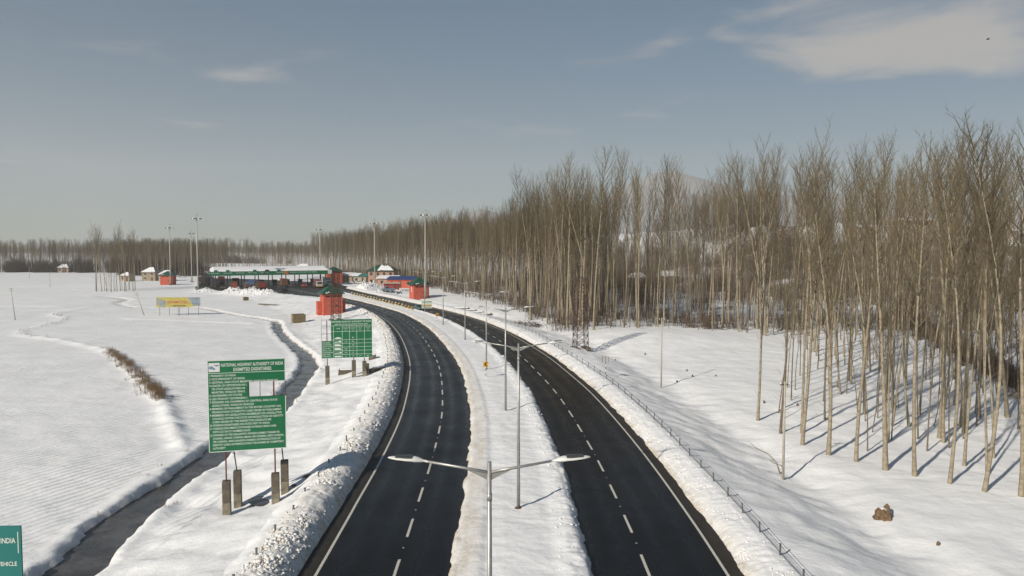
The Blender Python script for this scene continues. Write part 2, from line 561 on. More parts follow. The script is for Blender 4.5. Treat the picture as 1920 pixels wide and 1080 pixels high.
# ---------------------------------------------------------------- mesh helpers
class MB:
    def __init__(self):
        self.v, self.f, self.mi = [], [], []

    def add(self, vs, fs, mi=0):
        o = len(self.v)
        self.v += [tuple(p) for p in vs]
        self.f += [tuple(i + o for i in q) for q in fs]
        self.mi += [mi] * len(fs)
        return self

    def box(self, c, s, rz=0.0, mi=0, taper=1.0):
        hx, hy, hz = s[0] / 2, s[1] / 2, s[2] / 2
        co, si = math.cos(rz), math.sin(rz)
        vs = []
        for z in (-hz, hz):
            k = 1.0 if z < 0 else taper
            for x, y in ((-hx, -hy), (hx, -hy), (hx, hy), (-hx, hy)):
                x, y = x * k, y * k
                vs.append((c[0] + x * co - y * si, c[1] + x * si + y * co, c[2] + z))
        return self.add(vs, [(3, 2, 1, 0), (4, 5, 6, 7), (0, 1, 5, 4), (1, 2, 6, 5), (2, 3, 7, 6), (3, 0, 4, 7)], mi)

    def tube(self, pts, rad, n=6, mi=0, caps=True):
        pts = [Vector(p) for p in pts]
        if isinstance(rad, (int, float)):
            rad = [rad] * len(pts)
        vs, fs = [], []
        prev = None
        for k, p in enumerate(pts):
            d = (pts[min(k + 1, len(pts) - 1)] - pts[max(k - 1, 0)])
            if d.length < 1e-9:
                d = Vector((0, 0, 1))
            d.normalize()
            if prev is None:
                a = d.orthogonal().normalized()
            else:
                a = (prev - d * prev.dot(d))
                a = a.normalized() if a.length > 1e-6 else d.orthogonal().normalized()
            prev = a
            b = d.cross(a)
            for i in range(n):
                t = 2 * math.pi * i / n
                vs.append(p + (a * math.cos(t) + b * math.sin(t)) * rad[k])
        for k in range(len(pts) - 1):
            for i in range(n):
                j = (i + 1) % n
                fs.append((k * n + i, k * n + j, (k + 1) * n + j, (k + 1) * n + i))
        if caps:
            fs.append(tuple(range(n - 1, -1, -1)))
            m = (len(pts) - 1) * n
            fs.append(tuple(m + i for i in range(n)))
        return self.add(vs, fs, mi)

    def extrude(self, outline, axis_fn, mi=0):
        """outline: list of 2-D points; axis_fn(p, side) -> 3-D for side 0/1; closed prism"""
        n = len(outline)
        vs = [axis_fn(p, 0) for p in outline] + [axis_fn(p, 1) for p in outline]
        fs = [tuple(range(n - 1, -1, -1)), tuple(range(n, 2 * n))]
        fs += [(i, (i + 1) % n, n + (i + 1) % n, n + i) for i in range(n)]
        return self.add(vs, fs, mi)

    def mesh(self, name, mats):
        me = bpy.data.meshes.new(name)
        me.from_pydata(self.v, [], self.f)
        if not isinstance(mats, (list, tuple)):
            mats = [mats]
        for m in mats:
            me.materials.append(m)
        if any(self.mi):
            me.polygons.foreach_set('material_index', self.mi)
        me.update()
        return me

    def build(self, name, mats, parent=None, smooth=False):
        me = self.mesh(name, mats)
        if smooth:
            me.polygons.foreach_set('use_smooth', [True] * len(me.polygons))
        return link(name, me, parent)


def link(name, data, parent=None):
    o = bpy.data.objects.new(name, data)
    COL.objects.link(o)
    if parent is not None:
        o.parent = parent
    return o


def tag(o, label=None, cat=None, group=None, kind=None):
    for k, v in (('label', label), ('category', cat), ('group', group), ('kind', kind)):
        if v:
            o[k] = v
    return o


def thing(name, loc, rz, label, cat, group=None):
    o = link(name, None)
    o.location = loc
    o.rotation_euler = (0, 0, rz)
    return tag(o, label, cat, group)


def copy_tree(o, parent=None):
    c = o.copy()
    COL.objects.link(c)
    c.parent = parent
    for ch in list(o.children):
        copy_tree(ch, c)
    return c


def grid_mesh(name, X, Y, Z, mats, attrs=None, smooth=True):
    ny, nx = X.shape
    me = bpy.data.meshes.new(name)
    co = np.stack([X, Y, Z], -1).reshape(-1, 3)
    idx = np.arange(ny * nx).reshape(ny, nx)
    q = np.stack([idx[:-1, :-1], idx[:-1, 1:], idx[1:, 1:], idx[1:, :-1]], -1).reshape(-1, 4)
    me.vertices.add(len(co))
    me.vertices.foreach_set('co', co.ravel())
    me.loops.add(q.size)
    me.loops.foreach_set('vertex_index', q.ravel().astype(np.int32))
    me.polygons.add(len(q))
    me.polygons.foreach_set('loop_start', np.arange(0, q.size, 4, dtype=np.int32))
    me.polygons.foreach_set('loop_total', np.full(len(q), 4, np.int32))
    me.polygons.foreach_set('use_smooth', np.full(len(q), smooth))
    me.update(calc_edges=True)
    for k, a in (attrs or {}).items():
        at = me.attributes.new(k, 'FLOAT', 'POINT')
        at.data.foreach_set('value', np.asarray(a, np.float32).ravel())
    me.materials.append(mats)
    return me


TEXT_CACHE = {}


def text_mesh(txt):
    """flat letters, 1 unit per em, baseline at 0, starting at x = 0, in the XY plane"""
    if txt in TEXT_CACHE:
        return TEXT_CACHE[txt]
    cu = bpy.data.curves.new('lettering', 'FONT')
    cu.body = txt
    cu.resolution_u = 2
    cu.offset = 0.012
    o = bpy.data.objects.new('lettering', cu)
    COL.objects.link(o)
    dg = bpy.context.evaluated_depsgraph_get()
    dg.update()
    me = bpy.data.meshes.new_from_object(o.evaluated_get(dg))
    vs = [tuple(v.co) for v in me.vertices]
    fs = [tuple(p.vertices) for p in me.polygons]
    bpy.data.objects.remove(o)
    bpy.data.curves.remove(cu)
    bpy.data.meshes.remove(me)
    x0 = min(v[0] for v in vs)
    w = max(v[0] for v in vs) - x0
    TEXT_CACHE[txt] = ([(v[0] - x0, v[1], 0) for v in vs], fs, w)
    return TEXT_CACHE[txt]


def line_of_text(parent, material, *args, **kw):
    m_ = MB()
    put_text(m_, *args, **kw)
    return m_.build('lettering', material, parent)


def put_text(mb, txt, x, z, h, y, width=None, align='l', mi=0):
    """letters standing in the XZ plane facing -Y; h = cap height"""
    vs, fs, w = text_mesh(txt)
    k = h / 0.70
    kx = k if width is None else min(k * 1.25, width / w)
    if align == 'c':
        x -= w * kx / 2
    elif align == 'r':
        x -= w * kx
    mb.add([(x + v[0] * kx, y, z + v[1] * k) for v in vs], fs, mi)

# ---------------------------------------------------------------- ground
def axis_samples():
    def grow(a, b, d0, ratio):
        out = [a]
        while out[-1] < b:
            out.append(out[-1] + max(d0, ratio * abs(out[-1])))
        return out
    ys = list(np.arange(-30, 30, 1.0)) + grow(30, 70, 0.3, 0.0) 
    ys += grow(ys[-1] + 0.3, 400, 0.3, 0.0045)[0:]
    ys += grow(ys[-1] + 2, 7500, 2, 0.03)
    xr = grow(30, 110, 0.42, 0.010)
    xr += grow(xr[-1] + 1.2, 420, 1.2, 0.012)
    xr += grow(xr[-1] + 5, 7000, 5, 0.06)
    xl = grow(32, 120, 0.42, 0.010)
    xl += grow(xl[-1] + 1.2, 420, 1.2, 0.012)
    xl += grow(xl[-1] + 5, 7000, 5, 0.06)
    xs = [-v for v in xl[::-1]] + list(np.arange(-31.65, 29.9, 0.38)) + xr
    return np.array(xs), np.array(ys)


xs, ys = axis_samples()
X, Y = np.meshgrid(xs, ys)
att = {}
Z = ground(X, Y, True, att)
att['dirt'] = np.zeros_like(Z)
g = link('ground', grid_mesh('ground', X, Y, Z, SNOW, att))
tag(g, 'snow-covered fields, embankments and woodland floor', 'snow ground', kind='structure')
print('ground quads', (len(xs) - 1) * (len(ys) - 1))


# ---------------------------------------------------------------- carriageways
def frames(curve, y0, y1, step):
    """rows along a lane line: position, unit right normal"""
    cy_ = curve[:, 1]
    yv = [y0]
    while yv[-1] < y1:
        yv.append(yv[-1] + step(yv[-1]))
    yv = np.array(yv)
    xv = np.interp(yv, cy_, curve[:, 0])
    # smooth positions
    sl = np.interp(yv, cy_, np.gradient(curve[:, 0], cy_))
    L = np.sqrt(1 + sl * sl)
    nx, ny = 1 / L, -sl / L
    return xv, yv, nx, ny


def carriageway(curve, a, b, name, label, edge_side):
    xv, yv, nx, ny = frames(curve, -38, 312, lambda y: 1.0)
    offs = np.concatenate([np.linspace(-a, -0.05, 24), np.linspace(0.05, b, 24)])
    Xr = xv[:, None] + nx[:, None] * offs
    Yr = yv[:, None] + ny[:, None] * offs
    Zr = -0.02 * np.abs(offs)[None, :] * 0.35 + 0 * Xr
    wid = np.broadcast_to(offs[None, :], Xr.shape)
    sh = sst(3.75, 4.15, wid * edge_side) + 0.35 * sst(2.3, 2.9, -wid * edge_side)
    tr = sum(np.exp(-((wid * edge_side - c_) / 0.34) ** 2) for c_ in (1.05, 2.85, -1.0, -2.5))
    me = grid_mesh(name, Xr, Yr, Zr, ASPH, {'shoulder': sh, 'track': np.clip(tr, 0, 1)})
    o = tag(link(name, me), label, 'road', kind='structure')
    # solid edge line
    xe, ye, nxe, nye = frames(curve, -38, 262, lambda y: 0.8)
    eo = edge_side * 3.88 + np.array([-0.075, 0.075])
    wob = 0.012 * vn(ye / 3.0, ye * 0, 5)[:, None]
    me = grid_mesh('edge_line', xe[:, None] + nxe[:, None] * (eo + wob), ye[:, None] + nye[:, None] * (eo + wob),
                   np.full((len(xe), 2), -0.02 * 3.9 * 0.35 + 0.006), PAINT)
    link('edge_line', me, o)
    return o


lc = carriageway(LC, L_LEFT + 0.6, L_RIGHT + 0.5, 'road', 'wet black left carriageway curving away to the toll plaza', -1)
rc = carriageway(RC, R_LEFT + 0.5, R_RIGHT + 0.6, 'road', 'wet black right carriageway curving away beside the wood', 1)


def dashes(curve, first, parent, period=5.62, n_back=4):
    cyv = curve[:, 1]
    ds = np.hypot(np.diff(curve[:, 0]), np.diff(cyv))
    S = np.concatenate([[0], np.cumsum(ds)])
    s0 = np.interp(first, cyv, S)
    k = -n_back
    while True:
        sc_ = s0 + k * period
        k += 1
        if sc_ > S[-1] - 40:
            break
        y = np.interp(sc_, S, cyv)
        x = np.interp(sc_, S, curve[:, 0])
        y2 = np.interp(sc_ + 1, S, cyv)
        x2 = np.interp(sc_ + 1, S, curve[:, 0])
        ang = math.atan2(y2 - y, x2 - x)
        if not hasattr(dashes, 'me'):
            m = MB()
            hl, hw = 1.36, 0.072
            p = [(-hl, -hw), (-0.4, -hw * 1.05), (0.5, -hw * 0.97), (hl, -hw), (hl - 0.02, hw), (0.4, hw * 1.04), (-0.5, hw), (-hl + 0.03, hw)]
            m.add([(a, b, 0) for a, b in p] + [(a, b, -0.004) for a, b in p],
                  [tuple(range(8))] + [(i + 8, (i + 1) % 8 + 8, (i + 1) % 8, i) for i in range(8)])
            dashes.me = m.mesh('lane_dash', PAINT)
        o = link('lane_dash', dashes.me, parent)
        o.location = (x, y, 0.0055)
        o.rotation_euler = (0, 0, ang)
        # a small raised stud half way to the next dash
        if y < 90:
            if not hasattr(dashes, 'st'):
                st = MB()
                st.box((0, 0, 0.012), (0.11, 0.11, 0.024), taper=0.6)
                dashes.st = st.mesh('road_stud', GALV)
            ym = np.interp(sc_ + period / 2, S, cyv)
            q = link('road_stud', dashes.st, parent)
            q.location = (np.interp(sc_ + period / 2, S, curve[:, 0]), ym, 0.002)


dashes(LC, 35.0, lc)
dashes(RC, 35.6, rc)

# toll plaza apron and the straight road beyond it
m = MB()
m.add([(x, y, -0.012) for x, y in APRON], [tuple(range(len(APRON)))])
me = m.mesh('plaza_pavement', ASPH)
o = tag(link('plaza_pavement', me), 'broad asphalt apron of the toll plaza', 'road', kind='structure')
bm = bmesh.new()
bm.from_mesh(me)
bmesh.ops.triangulate(bm, faces=bm.faces)
bm.to_mesh(me)
bm.free()
at = me.attributes.new('shoulder', 'FLOAT', 'POINT')
at.data.foreach_set('value', [0.85] * len(me.vertices))

# ditch water, a sheet below the snow lips
m = MB()
vs, fs = [], []
for k in range(len(CANAL)):
    a, b = CANAL[max(k - 1, 0)], CANAL[min(k + 1, len(CANAL) - 1)]
    d = (b - a) / (np.hypot(*(b - a)) + 1e-9)
    n = np.array([d[1], -d[0]])
    for s_ in (-1, 1):
        p = CANAL[k] + n * s_ * (CAN_W[k] + 0.9)
        vs.append((p[0], p[1], -1.58))
for k in range(len(CANAL) - 1):
    fs.append((2 * k, 2 * k + 1, 2 * k + 3, 2 * k + 2))
m.add(vs, fs)
tag(m.build('ditch_water', WATER), 'still grey water in the roadside ditch', 'water', kind='structure')


# ---------------------------------------------------------------- ploughed snow along the roads
def strip(name, base_fn, y0, y1, ncol, step, label):
    yv = [y0]
    while yv[-1] < y1:
        yv.append(yv[-1] + step(yv[-1]))
    yv = np.array(yv)
    t = np.linspace(0, 1, ncol)
    Xs, Ys, Zs, dirt = base_fn(yv, t)
    me = grid_mesh(name, Xs, Ys, Zs, SNOW, {'dirt': dirt, 'earth': 0 * dirt, 'field': 0 * dirt})
    return tag(link(name, me), label, 'snow', kind='structure')


def at_off(curve, yv, offs):
    xv = np.interp(yv, curve[:, 1], curve[:, 0])
    sl = np.interp(yv, curve[:, 1], np.gradient(curve[:, 0], curve[:, 1]))
    L = np.sqrt(1 + sl * sl)
    return xv[:, None] + (1 / L)[:, None] * offs, yv[:, None] + (-sl / L)[:, None] * offs


def ridged(x, y, sc, seed):
    return 1 - 2 * np.abs(vn(x / sc, y / sc, seed) + 0.5 * vn(2 * x / sc, 2 * y / sc, seed + 1))


def left_bank(yv, t):
    u = t * 4.4 - 0.35
    u2 = np.broadcast_to(u[None, :], (len(yv), len(t)))
    Xs, Ys = at_off(LC, yv, -(L_LEFT + u))
    amp = np.interp(yv, [30, 120, 170, 300], [1.0, 1.0, 0.75, 0.7])[:, None]
    prof = np.interp(u, [-0.35, -0.05, 0.12, 0.42, 0.75, 1.25, 1.9, 2.5, 3.2, 4.05], [-0.5, -0.12, 0.12, 0.46, 0.66, 0.82, 0.80, 0.62, 0.52, 0.30])
    gr = ground(Xs, Ys, False)
    k = sst(2.5, 4.0, u)[None, :]
    Zs = prof[None, :] * amp * (1 - k) + (gr - 0.10 * sst(3.6, 4.05, u)[None, :]) * k
    lump = np.clip(np.interp(u, [-0.2, 0.1, 0.6, 2.2, 2.7, 3.4], [0.1, 0.4, 1, 1, 0.25, 0.0]), 0, 1)[None, :]
    Zs = Zs + lump * (0.10 * ridged(Xs, Ys, 0.55, 61) + 0.11 * fbm(Xs / 1.4, Ys / 1.4, 71, 3) + 0.05 * vn(Xs / 0.16, Ys / 0.16, 81))
    Zs = Zs + 0.12 * sst(-0.3, 0.1, u)[None, :] * vn(Ys / 1.1, Xs * 0, 13)
    d = np.interp(u, [-0.35, 0.1, 0.5, 1.4, 2.2, 2.8], [1.0, 0.85, 0.42, 0.40, 0.30, 0.0])[None, :] + 0 * Xs
    d = d * (0.6 + 1.1 * (vn(Xs / 0.35, Ys / 0.35, 17) + 0.2))
    return Xs, Ys, Zs, np.clip(d, 0, 1)


def right_bank(yv, t):
    v = t * 3.4 - 0.35
    Xs, Ys = at_off(RC, yv, R_RIGHT + v)
    prof = np.interp(v, [-0.35, 0.0, 0.2, 0.55, 1.0, 1.7, 2.3, 3.05], [-0.45, -0.05, 0.10, 0.30, 0.46, 0.58, 0.55, 0.3])
    gr = ground(Xs, Ys, False)
    k = sst(2.0, 2.9, v)[None, :]
    Zs = prof[None, :] * (1 - k) + (gr - 0.10 * sst(2.6, 3.05, v)[None, :]) * k
    lump = np.interp(v, [-0.2, 0.2, 1.8, 2.6], [0.2, 0.8, 0.7, 0.0])[None, :]
    Zs = Zs + lump * (0.07 * ridged(Xs, Ys, 0.5, 62) + 0.10 * fbm(Xs / 1.2, Ys / 1.2, 72, 3) + 0.04 * vn(Xs / 0.15, Ys / 0.15, 82))
    Zs = Zs + 0.20 * np.exp(-((v - 0.0) / 0.4) ** 2)[None, :] * fbm(Ys / 2.0, Xs / 0.7, 14, 5, 0.62)
    d = np.interp(v, [-0.35, 0.0, 0.25, 0.8, 1.5], [1.0, 0.9, 0.42, 0.12, 0.0])[None, :] + 0 * Xs
    d = d * (0.7 + 0.9 * (vn(Xs / 0.4, Ys / 0.4, 18) + 0.2))
    return Xs, Ys, Zs, np.clip(d, 0, 1)


def median(yv, t):
    xa, ya = at_off(LC, yv, np.array([L_RIGHT - 0.35]))
    xb = np.interp(yv, RC[:, 1], RC[:, 0])
    # meet the right carriageway's left edge square across from the left one
    slr = np.interp(yv, RC[:, 1], np.gradient(RC[:, 0], RC[:, 1]))
    xb2, yb2 = at_off(RC, yv, np.array([-R_LEFT + 0.35]))
    Xs = xa + (xb2 - xa) * t[None, :]
    Ys = ya + (yb2 - ya) * t[None, :]
    W = np.hypot(xb2 - xa, yb2 - ya)
    p = t[None, :] * W          # metres from the left edge
    q = W - p
    Zl = np.interp(p, [0, 0.28, 0.5, 0.75, 1.25, 1.7, 2.1, 3.0], [-0.5, -0.06, 0.12, 0.22, 0.30, 0.36, 0.30, 0.36])
    Zr = np.interp(q, [0, 0.25, 0.5, 0.9, 1.4, 2.2], [-0.5, -0.05, 0.28, 0.46, 0.46, 0.36])
    Zs = np.minimum(Zl, Zr) + np.where(q < 2.2, np.maximum(Zr - Zl, 0) * sst(1.2, 2.4, p), 0)
    lump = np.interp(q, [0, 0.3, 1.2, 2.0], [0.3, 1, 0.8, 0])
    Zs = Zs + lump * (0.10 * ridged(Xs, Ys, 0.55, 63) + 0.09 * fbm(Xs / 1.3, Ys / 1.3, 73, 3) + 0.05 * vn(Xs / 0.16, Ys / 0.16, 83))
    Zs = Zs + 0.07 * fbm(Xs / 1.1, Ys / 0.8, 91, 3) * sst(0.7, 1.6, p)
    Zs = Zs + 0.30 * np.exp(-((p - 0.28) / 0.28) ** 2) * fbm(Ys / 2.3, Xs / 0.7, 15, 5, 0.62)
    Zs = Zs + 0.40 * np.exp(-((q - 0.3) / 0.35) ** 2) * fbm(Ys / 2.0, Xs / 0.7, 16, 5, 0.62)
    d = np.interp(p, [0, 0.3, 0.5, 1.5, 1.75, 2.3], [1.0, 1.0, 0.62, 0.50, 0.22, 0.0]) + np.interp(q, [0, 0.25, 0.5, 1.2], [0.9, 0.7, 0.2, 0.0])
    d = d * (0.75 + 0.8 * (fbm(Xs / 0.6, Ys / 1.5, 19, 3) + 0.1))
    return Xs, Ys, Zs, np.clip(d, 0, 1)


stp = lambda y: 0.11 if y > 28 and y < 45 else (0.5 if y <= 28 else 0.0026 * y)
strip('snow_bank', left_bank, -20, 232, 44, stp, 'lumpy ploughed snow ridge along the left carriageway')
strip('snow_bank', right_bank, -20, 292, 34, stp, 'ploughed snow bank along the right carriageway by the wire fence')
strip('median_snow', median, -20, 262, 62, stp, 'flat snow-covered median between the carriageways')

# loose chunks thrown up by the plough: too many to count
chunk_v, chunk_f, chunk_d = [], [], []
ico = [(-1, -0.6, -0.3), (0.9, -0.7, -0.4), (0.7, 0.8, -0.3), (-0.8, 0.9, -0.4), (-0.5, -0.5, 0.6), (0.6, -0.4, 0.5), (0.4, 0.5, 0.7), (-0.5, 0.4, 0.5)]
icf = [(3, 2, 1, 0), (4, 5, 6, 7), (0, 1, 5, 4), (1, 2, 6, 5), (2, 3, 7, 6), (3, 0, 4, 7)]


def chunk(x, y, z, s, dk=0.5):
    a = random.uniform(0, 6.28)
    co, si = math.cos(a), math.sin(a)
    o = len(chunk_v)
    for p in ico:
        px, py, pz = (p[k] * s * random.uniform(0.6, 1.25) for k in range(3))
        chunk_v.append((x + px * co - py * si, y + px * si + py * co, z + pz))
    chunk_d.extend([dk * random.choice([0.0, 0.15, 0.3, 0.5, 0.8])] * len(ico))
    chunk_f.extend([tuple(i + o for i in q) for q in icf])


for k in range(15000):
    y = 32 * math.exp(random.random() * math.log(200 / 32))
    which = random.random()
    yv = np.array([y])
    s = random.choice([0.025, 0.03, 0.04, 0.05, 0.06, 0.08, 0.12]) * random.uniform(0.7, 1.1) * (1 + y / 150)
    CH_DIRT = 1.0 if which < 0.62 else 0.4
    s = s if which < 0.62 else s * 0.75
    if which < 0.62:
        u = random.triangular(0.1, 2.7, 1.1)
        px, py = at_off(LC, yv, np.array([-(L_LEFT + u)]))
        z = np.interp(u, [0.12, 0.42, 0.75, 1.25, 1.9, 2.5], [0.12, 0.46, 0.66, 0.82, 0.80, 0.62])
    elif which < 0.82:
        u = random.triangular(0.1, 1.7, 0.6)
        px, py = at_off(RC, yv, np.array([-R_LEFT - u + 0.1]))
        z = np.interp(u, [0.1, 0.3, 0.7, 1.2, 1.8], [0.02, 0.25, 0.44, 0.46, 0.38])
    else:
        u = random.triangular(0.05, 2.2, 0.6)
        px, py = at_off(RC, yv, np.array([R_RIGHT + u]))
        z = np.interp(u, [0.0, 0.2, 0.55, 1.0, 1.7, 2.3], [0.0, 0.10, 0.30, 0.46, 0.58, 0.55])
    chunk(float(px[0, 0]), float(py[0, 0]), float(z) - 0.01, s, CH_DIRT)
for hx, hy, hr, n in ((-58, 290, 8, 260), (-45, 268, 6, 160), (-95, 264, 5, 130), (-88.5, 259, 4, 90), (-106, 272, 5, 110), (-121, 283, 4, 60)):
    for k in range(n):
        x, y = random.gauss(hx, hr * 0.45), random.gauss(hy, hr * 0.6)
        chunk(x, y, gz(x, y) + 0.05, random.uniform(0.12, 0.45))
me = bpy.data.meshes.new('snow_chunks')
me.from_pydata(chunk_v, [], chunk_f)
me.polygons.foreach_set('use_smooth', [True] * len(chunk_f))
for nm, v in (('dirt', None), ('earth', 0.0), ('field', 0.0)):
    a = me.attributes.new(nm, 'FLOAT', 'POINT')
    a.data.foreach_set('value', chunk_d if v is None else [v] * len(chunk_v))
me.materials.append(SNOW)
tag(link('snow_chunks', me), 'loose lumps of ploughed snow strewn along the road banks', 'snow', kind='stuff')

# ---------------------------------------------------------------- far mountains
mx_, my_ = np.meshgrid(np.linspace(-2800, 3600, 260), np.linspace(2900, 4560, 70))
ridge = 0.4 * np.interp(mx_ / 0.4, [-7000, -3500, -1500, -900, -400, 400, 1100, 1500, 1950, 2350, 2900, 3600, 5000, 9000],
                        [60, 90, 150, 420, 560, 420, 640, 900, 1010, 1000, 900, 800, 720, 600])
across = np.exp(-((my_ - 3720) / 430) ** 2)
mz = ridge * across * (1 + 0.16 * fbm(mx_ / 260, my_ / 260, 7, 5)) - 12
mo = NT('mountain_haze_tone')
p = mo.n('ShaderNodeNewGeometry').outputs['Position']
mo.l(mo.mix(mo.rng(mo.noise(0.010, 5, 0.6, p), 0.40, 0.70), (0.21, 0.21, 0.22), (0.175, 0.175, 0.18)), mo.b.inputs['Base Color'])  # snow greyed down toward the sky's tone: haze fading put into the colour
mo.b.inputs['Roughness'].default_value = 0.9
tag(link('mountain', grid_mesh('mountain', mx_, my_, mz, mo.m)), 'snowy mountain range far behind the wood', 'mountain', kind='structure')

# ---------------------------------------------------------------- trees
def sliver(V, F, p, q, r):
    """three-sided spike from p to a point at q"""
    d = q - p
    a = d.orthogonal().normalized() * r
    b = d.normalized().cross(a)
    o = len(V)
    V.extend([p + a, p - a * 0.5 + b * 0.87, p - a * 0.5 - b * 0.87, q])
    F.extend([(o, o + 1, o + 3), (o + 1, o + 2, o + 3), (o + 2, o, o + 3)])


def limb(V, F, pts, rad, n=3):
    m = MB()
    m.tube(pts, rad, n, caps=False)
    o = len(V)
    V.extend([Vector(v) for v in m.v])
    F.extend([tuple(i + o for i in f) for f in m.f])


def poplar_meshes(seed, height=30.0, clear=0.40, nprim=40, spread=1.0, fork=False, r0=0.16, lean=0.0):
    rd = random.Random(seed)
    TV, TF, CV, CF = [], [], [], []

    def stem(base, top, r_base, clear_h, nprim, wob):
        n = 12
        pts, rad = [], []
        ph = rd.uniform(0, 6.28)
        for k in range(n + 1):
            t = k / n
            off = Vector((math.sin(t * 3.1 + ph), math.cos(t * 2.3 + ph * 1.7), 0)) * wob * t
            pts.append(base.lerp(top, t) + off - Vector((math.sin(ph), math.cos(ph * 1.7), 0)) * 0)
            rad.append(r_base * ((1 - t) ** 0.85 * 0.95 + 0.05) * (1.28 if k == 0 else 1))
        limb(TV, TF, pts, rad, 7)
        H_ = (top - base).length
        for i in range(nprim):
            t = clear_h + (0.985 - clear_h) * ((i + rd.random()) / nprim) ** 0.9
            f = t * n
            k = min(int(f), n - 1)
            p = pts[k].lerp(pts[k + 1], f - k)
            az = i * 2.399 + rd.uniform(-0.5, 0.5)
            L = (0.9 + 3.7 * math.sin(math.pi * min(1, (1 - t) / (1 - clear_h) * 0.80 + 0.10)) ** 0.8) * rd.uniform(0.55, 1.15) * H_ / 30
            if rd.random() < 0.22 and t < 0.6:
                L *= 0.45
            up = rd.uniform(1.5, 2.9)
            d = Vector((math.cos(az) * spread, math.sin(az) * spread, up)).normalized()
            q1 = p + d * L * 0.5
            d2 = (d + Vector((0, 0, 0.55)) + Vector((rd.uniform(-.15, .15), rd.uniform(-.15, .15), 0))).normalized()
            q2 = q1 + d2 * L * 0.5
            rb = 0.012 + 0.0095 * L
            limb(CV, CF, [p, q1, q2], [rb, rb * 0.62, 0.006], 3)
            ns = max(3, int(L * 2.4))
            for j in range(ns):
                s = 0.18 + 0.82 * (j + rd.random()) / ns
                b = p.lerp(q1, s * 2) if s < 0.5 else q1.lerp(q2, s * 2 - 1)
                dd = (d2 * 1.0 + Vector((rd.uniform(-.8, .8), rd.uniform(-.8, .8), rd.uniform(-0.1, 0.7)))).normalized()
                l2 = L * rd.uniform(0.18, 0.42) * (1.15 - 0.5 * s)
                e = b + dd * l2
                sliver(CV, CF, b, e, 0.012)
                for w in range(3):
                    s2 = rd.uniform(0.15, 0.9)
                    b2 = b.lerp(e, s2)
                    d3 = (dd + Vector((rd.uniform(-.7, .7), rd.uniform(-.7, .7), rd.uniform(0, .7)))).normalized()
                    sliver(CV, CF, b2, b2 + d3 * rd.uniform(0.35, 0.95), 0.0082)
        return pts

    top = Vector((rd.uniform(-.5, .5) + lean * height, rd.uniform(-.5, .5), height))
    if fork:
        fz = rd.uniform(0.10, 0.45)
        main = stem(Vector((0, 0, -0.3)), top, r0, clear, int(nprim * 0.65), rd.uniform(0.4, 1.3))
        b = main[int(fz * 12)]
        a = rd.uniform(0, 6.28)
        stem(b, Vector((math.cos(a) * 2.4, math.sin(a) * 2.4, height * rd.uniform(0.86, 0.97))), r0 * 0.62, clear * 0.8, int(nprim * 0.55), 0.5)
    else:
        stem(Vector((0, 0, -0.3)), top, r0, clear, nprim, rd.uniform(0.3, 1.5))
    # odd bare snags low on the trunk
    for k in range(6):
        z = rd.uniform(0.08, clear) * height
        a = rd.uniform(0, 6.28)
        p = Vector((top.x * z / height, top.y * z / height, z))
        q = p + Vector((math.cos(a), math.sin(a), rd.uniform(0.4, 1.6))) * rd.uniform(0.4, 1.3)
        sliver(CV, CF, p, q, 0.018)
    tm = bpy.data.meshes.new('trunk')
    tm.from_pydata([tuple(v) for v in TV], [], TF)
    tm.polygons.foreach_set('use_smooth', [True] * len(TF))
    tm.materials.append(BARK if r0 > 0.115 else BARK2)
    cm = bpy.data.meshes.new('crown')
    cm.from_pydata([tuple(v) for v in CV], [], CF)
    cm.materials.append(TWIG)
    return tm, cm


POP = []
for k, kw in enumerate([dict(), dict(nprim=48, fork=True), dict(spread=1.3), dict(fork=True), dict(nprim=34, clear=0.48, r0=0.13), dict(fork=True, spread=1.2),
                        dict(nprim=46, clear=0.30, r0=0.19), dict(clear=0.42, spread=0.85, r0=0.12),
                        dict(r0=0.10, nprim=26, clear=0.40, height=24, spread=0.8), dict(r0=0.085, nprim=20, clear=0.45, height=21, spread=0.7),
                        dict(r0=0.11, nprim=30, clear=0.3, height=25, fork=True)]):
    POP.append(poplar_meshes(100 + k, **kw))
print('tree tris', [len(a.polygons) + len(b.polygons) for a, b in POP])

spots = []      # x, y, height, kind group, variant


def scatter(poly, spacing, hfun, grp, keep=None, jit=0.42, thin=0.25, drop=0.0):
    xs_ = [p[0] for p in poly]
    ys_ = [p[1] for p in poly]
    rd = random.Random(int(spacing * 100) + len(poly))
    x0 = min(xs_)
    n = 0
    while x0 < max(xs_):
        y0 = min(ys_)
        while y0 < max(ys_):
            x = x0 + rd.uniform(-jit, jit) * spacing
            y = y0 + rd.uniform(-jit, jit) * spacing
            y0 += spacing
            if rd.random() < drop:
                continue
            if not in_poly(np.array([x]), np.array([y]), poly)[0]:
                continue
            if abs(x) > 0.80 * y + 8:
                continue
            if keep and not keep(x, y):
                continue
            deep = grp == 'A' and y > 74 + 0.12 * (x - 26)
            young = rd.random() < (0.60 if deep else thin)
            v = rd.choice([8, 9, 10]) if young else rd.randrange(8)
            hh = hfun(x, y) * rd.uniform(0.86, 1.06) * ((0.62 if deep else 0.8) if young and grp == 'A' else 1.0)
            spots.append((x, y, hh, grp, v))
            n += 1
        x0 += spacing
    return n


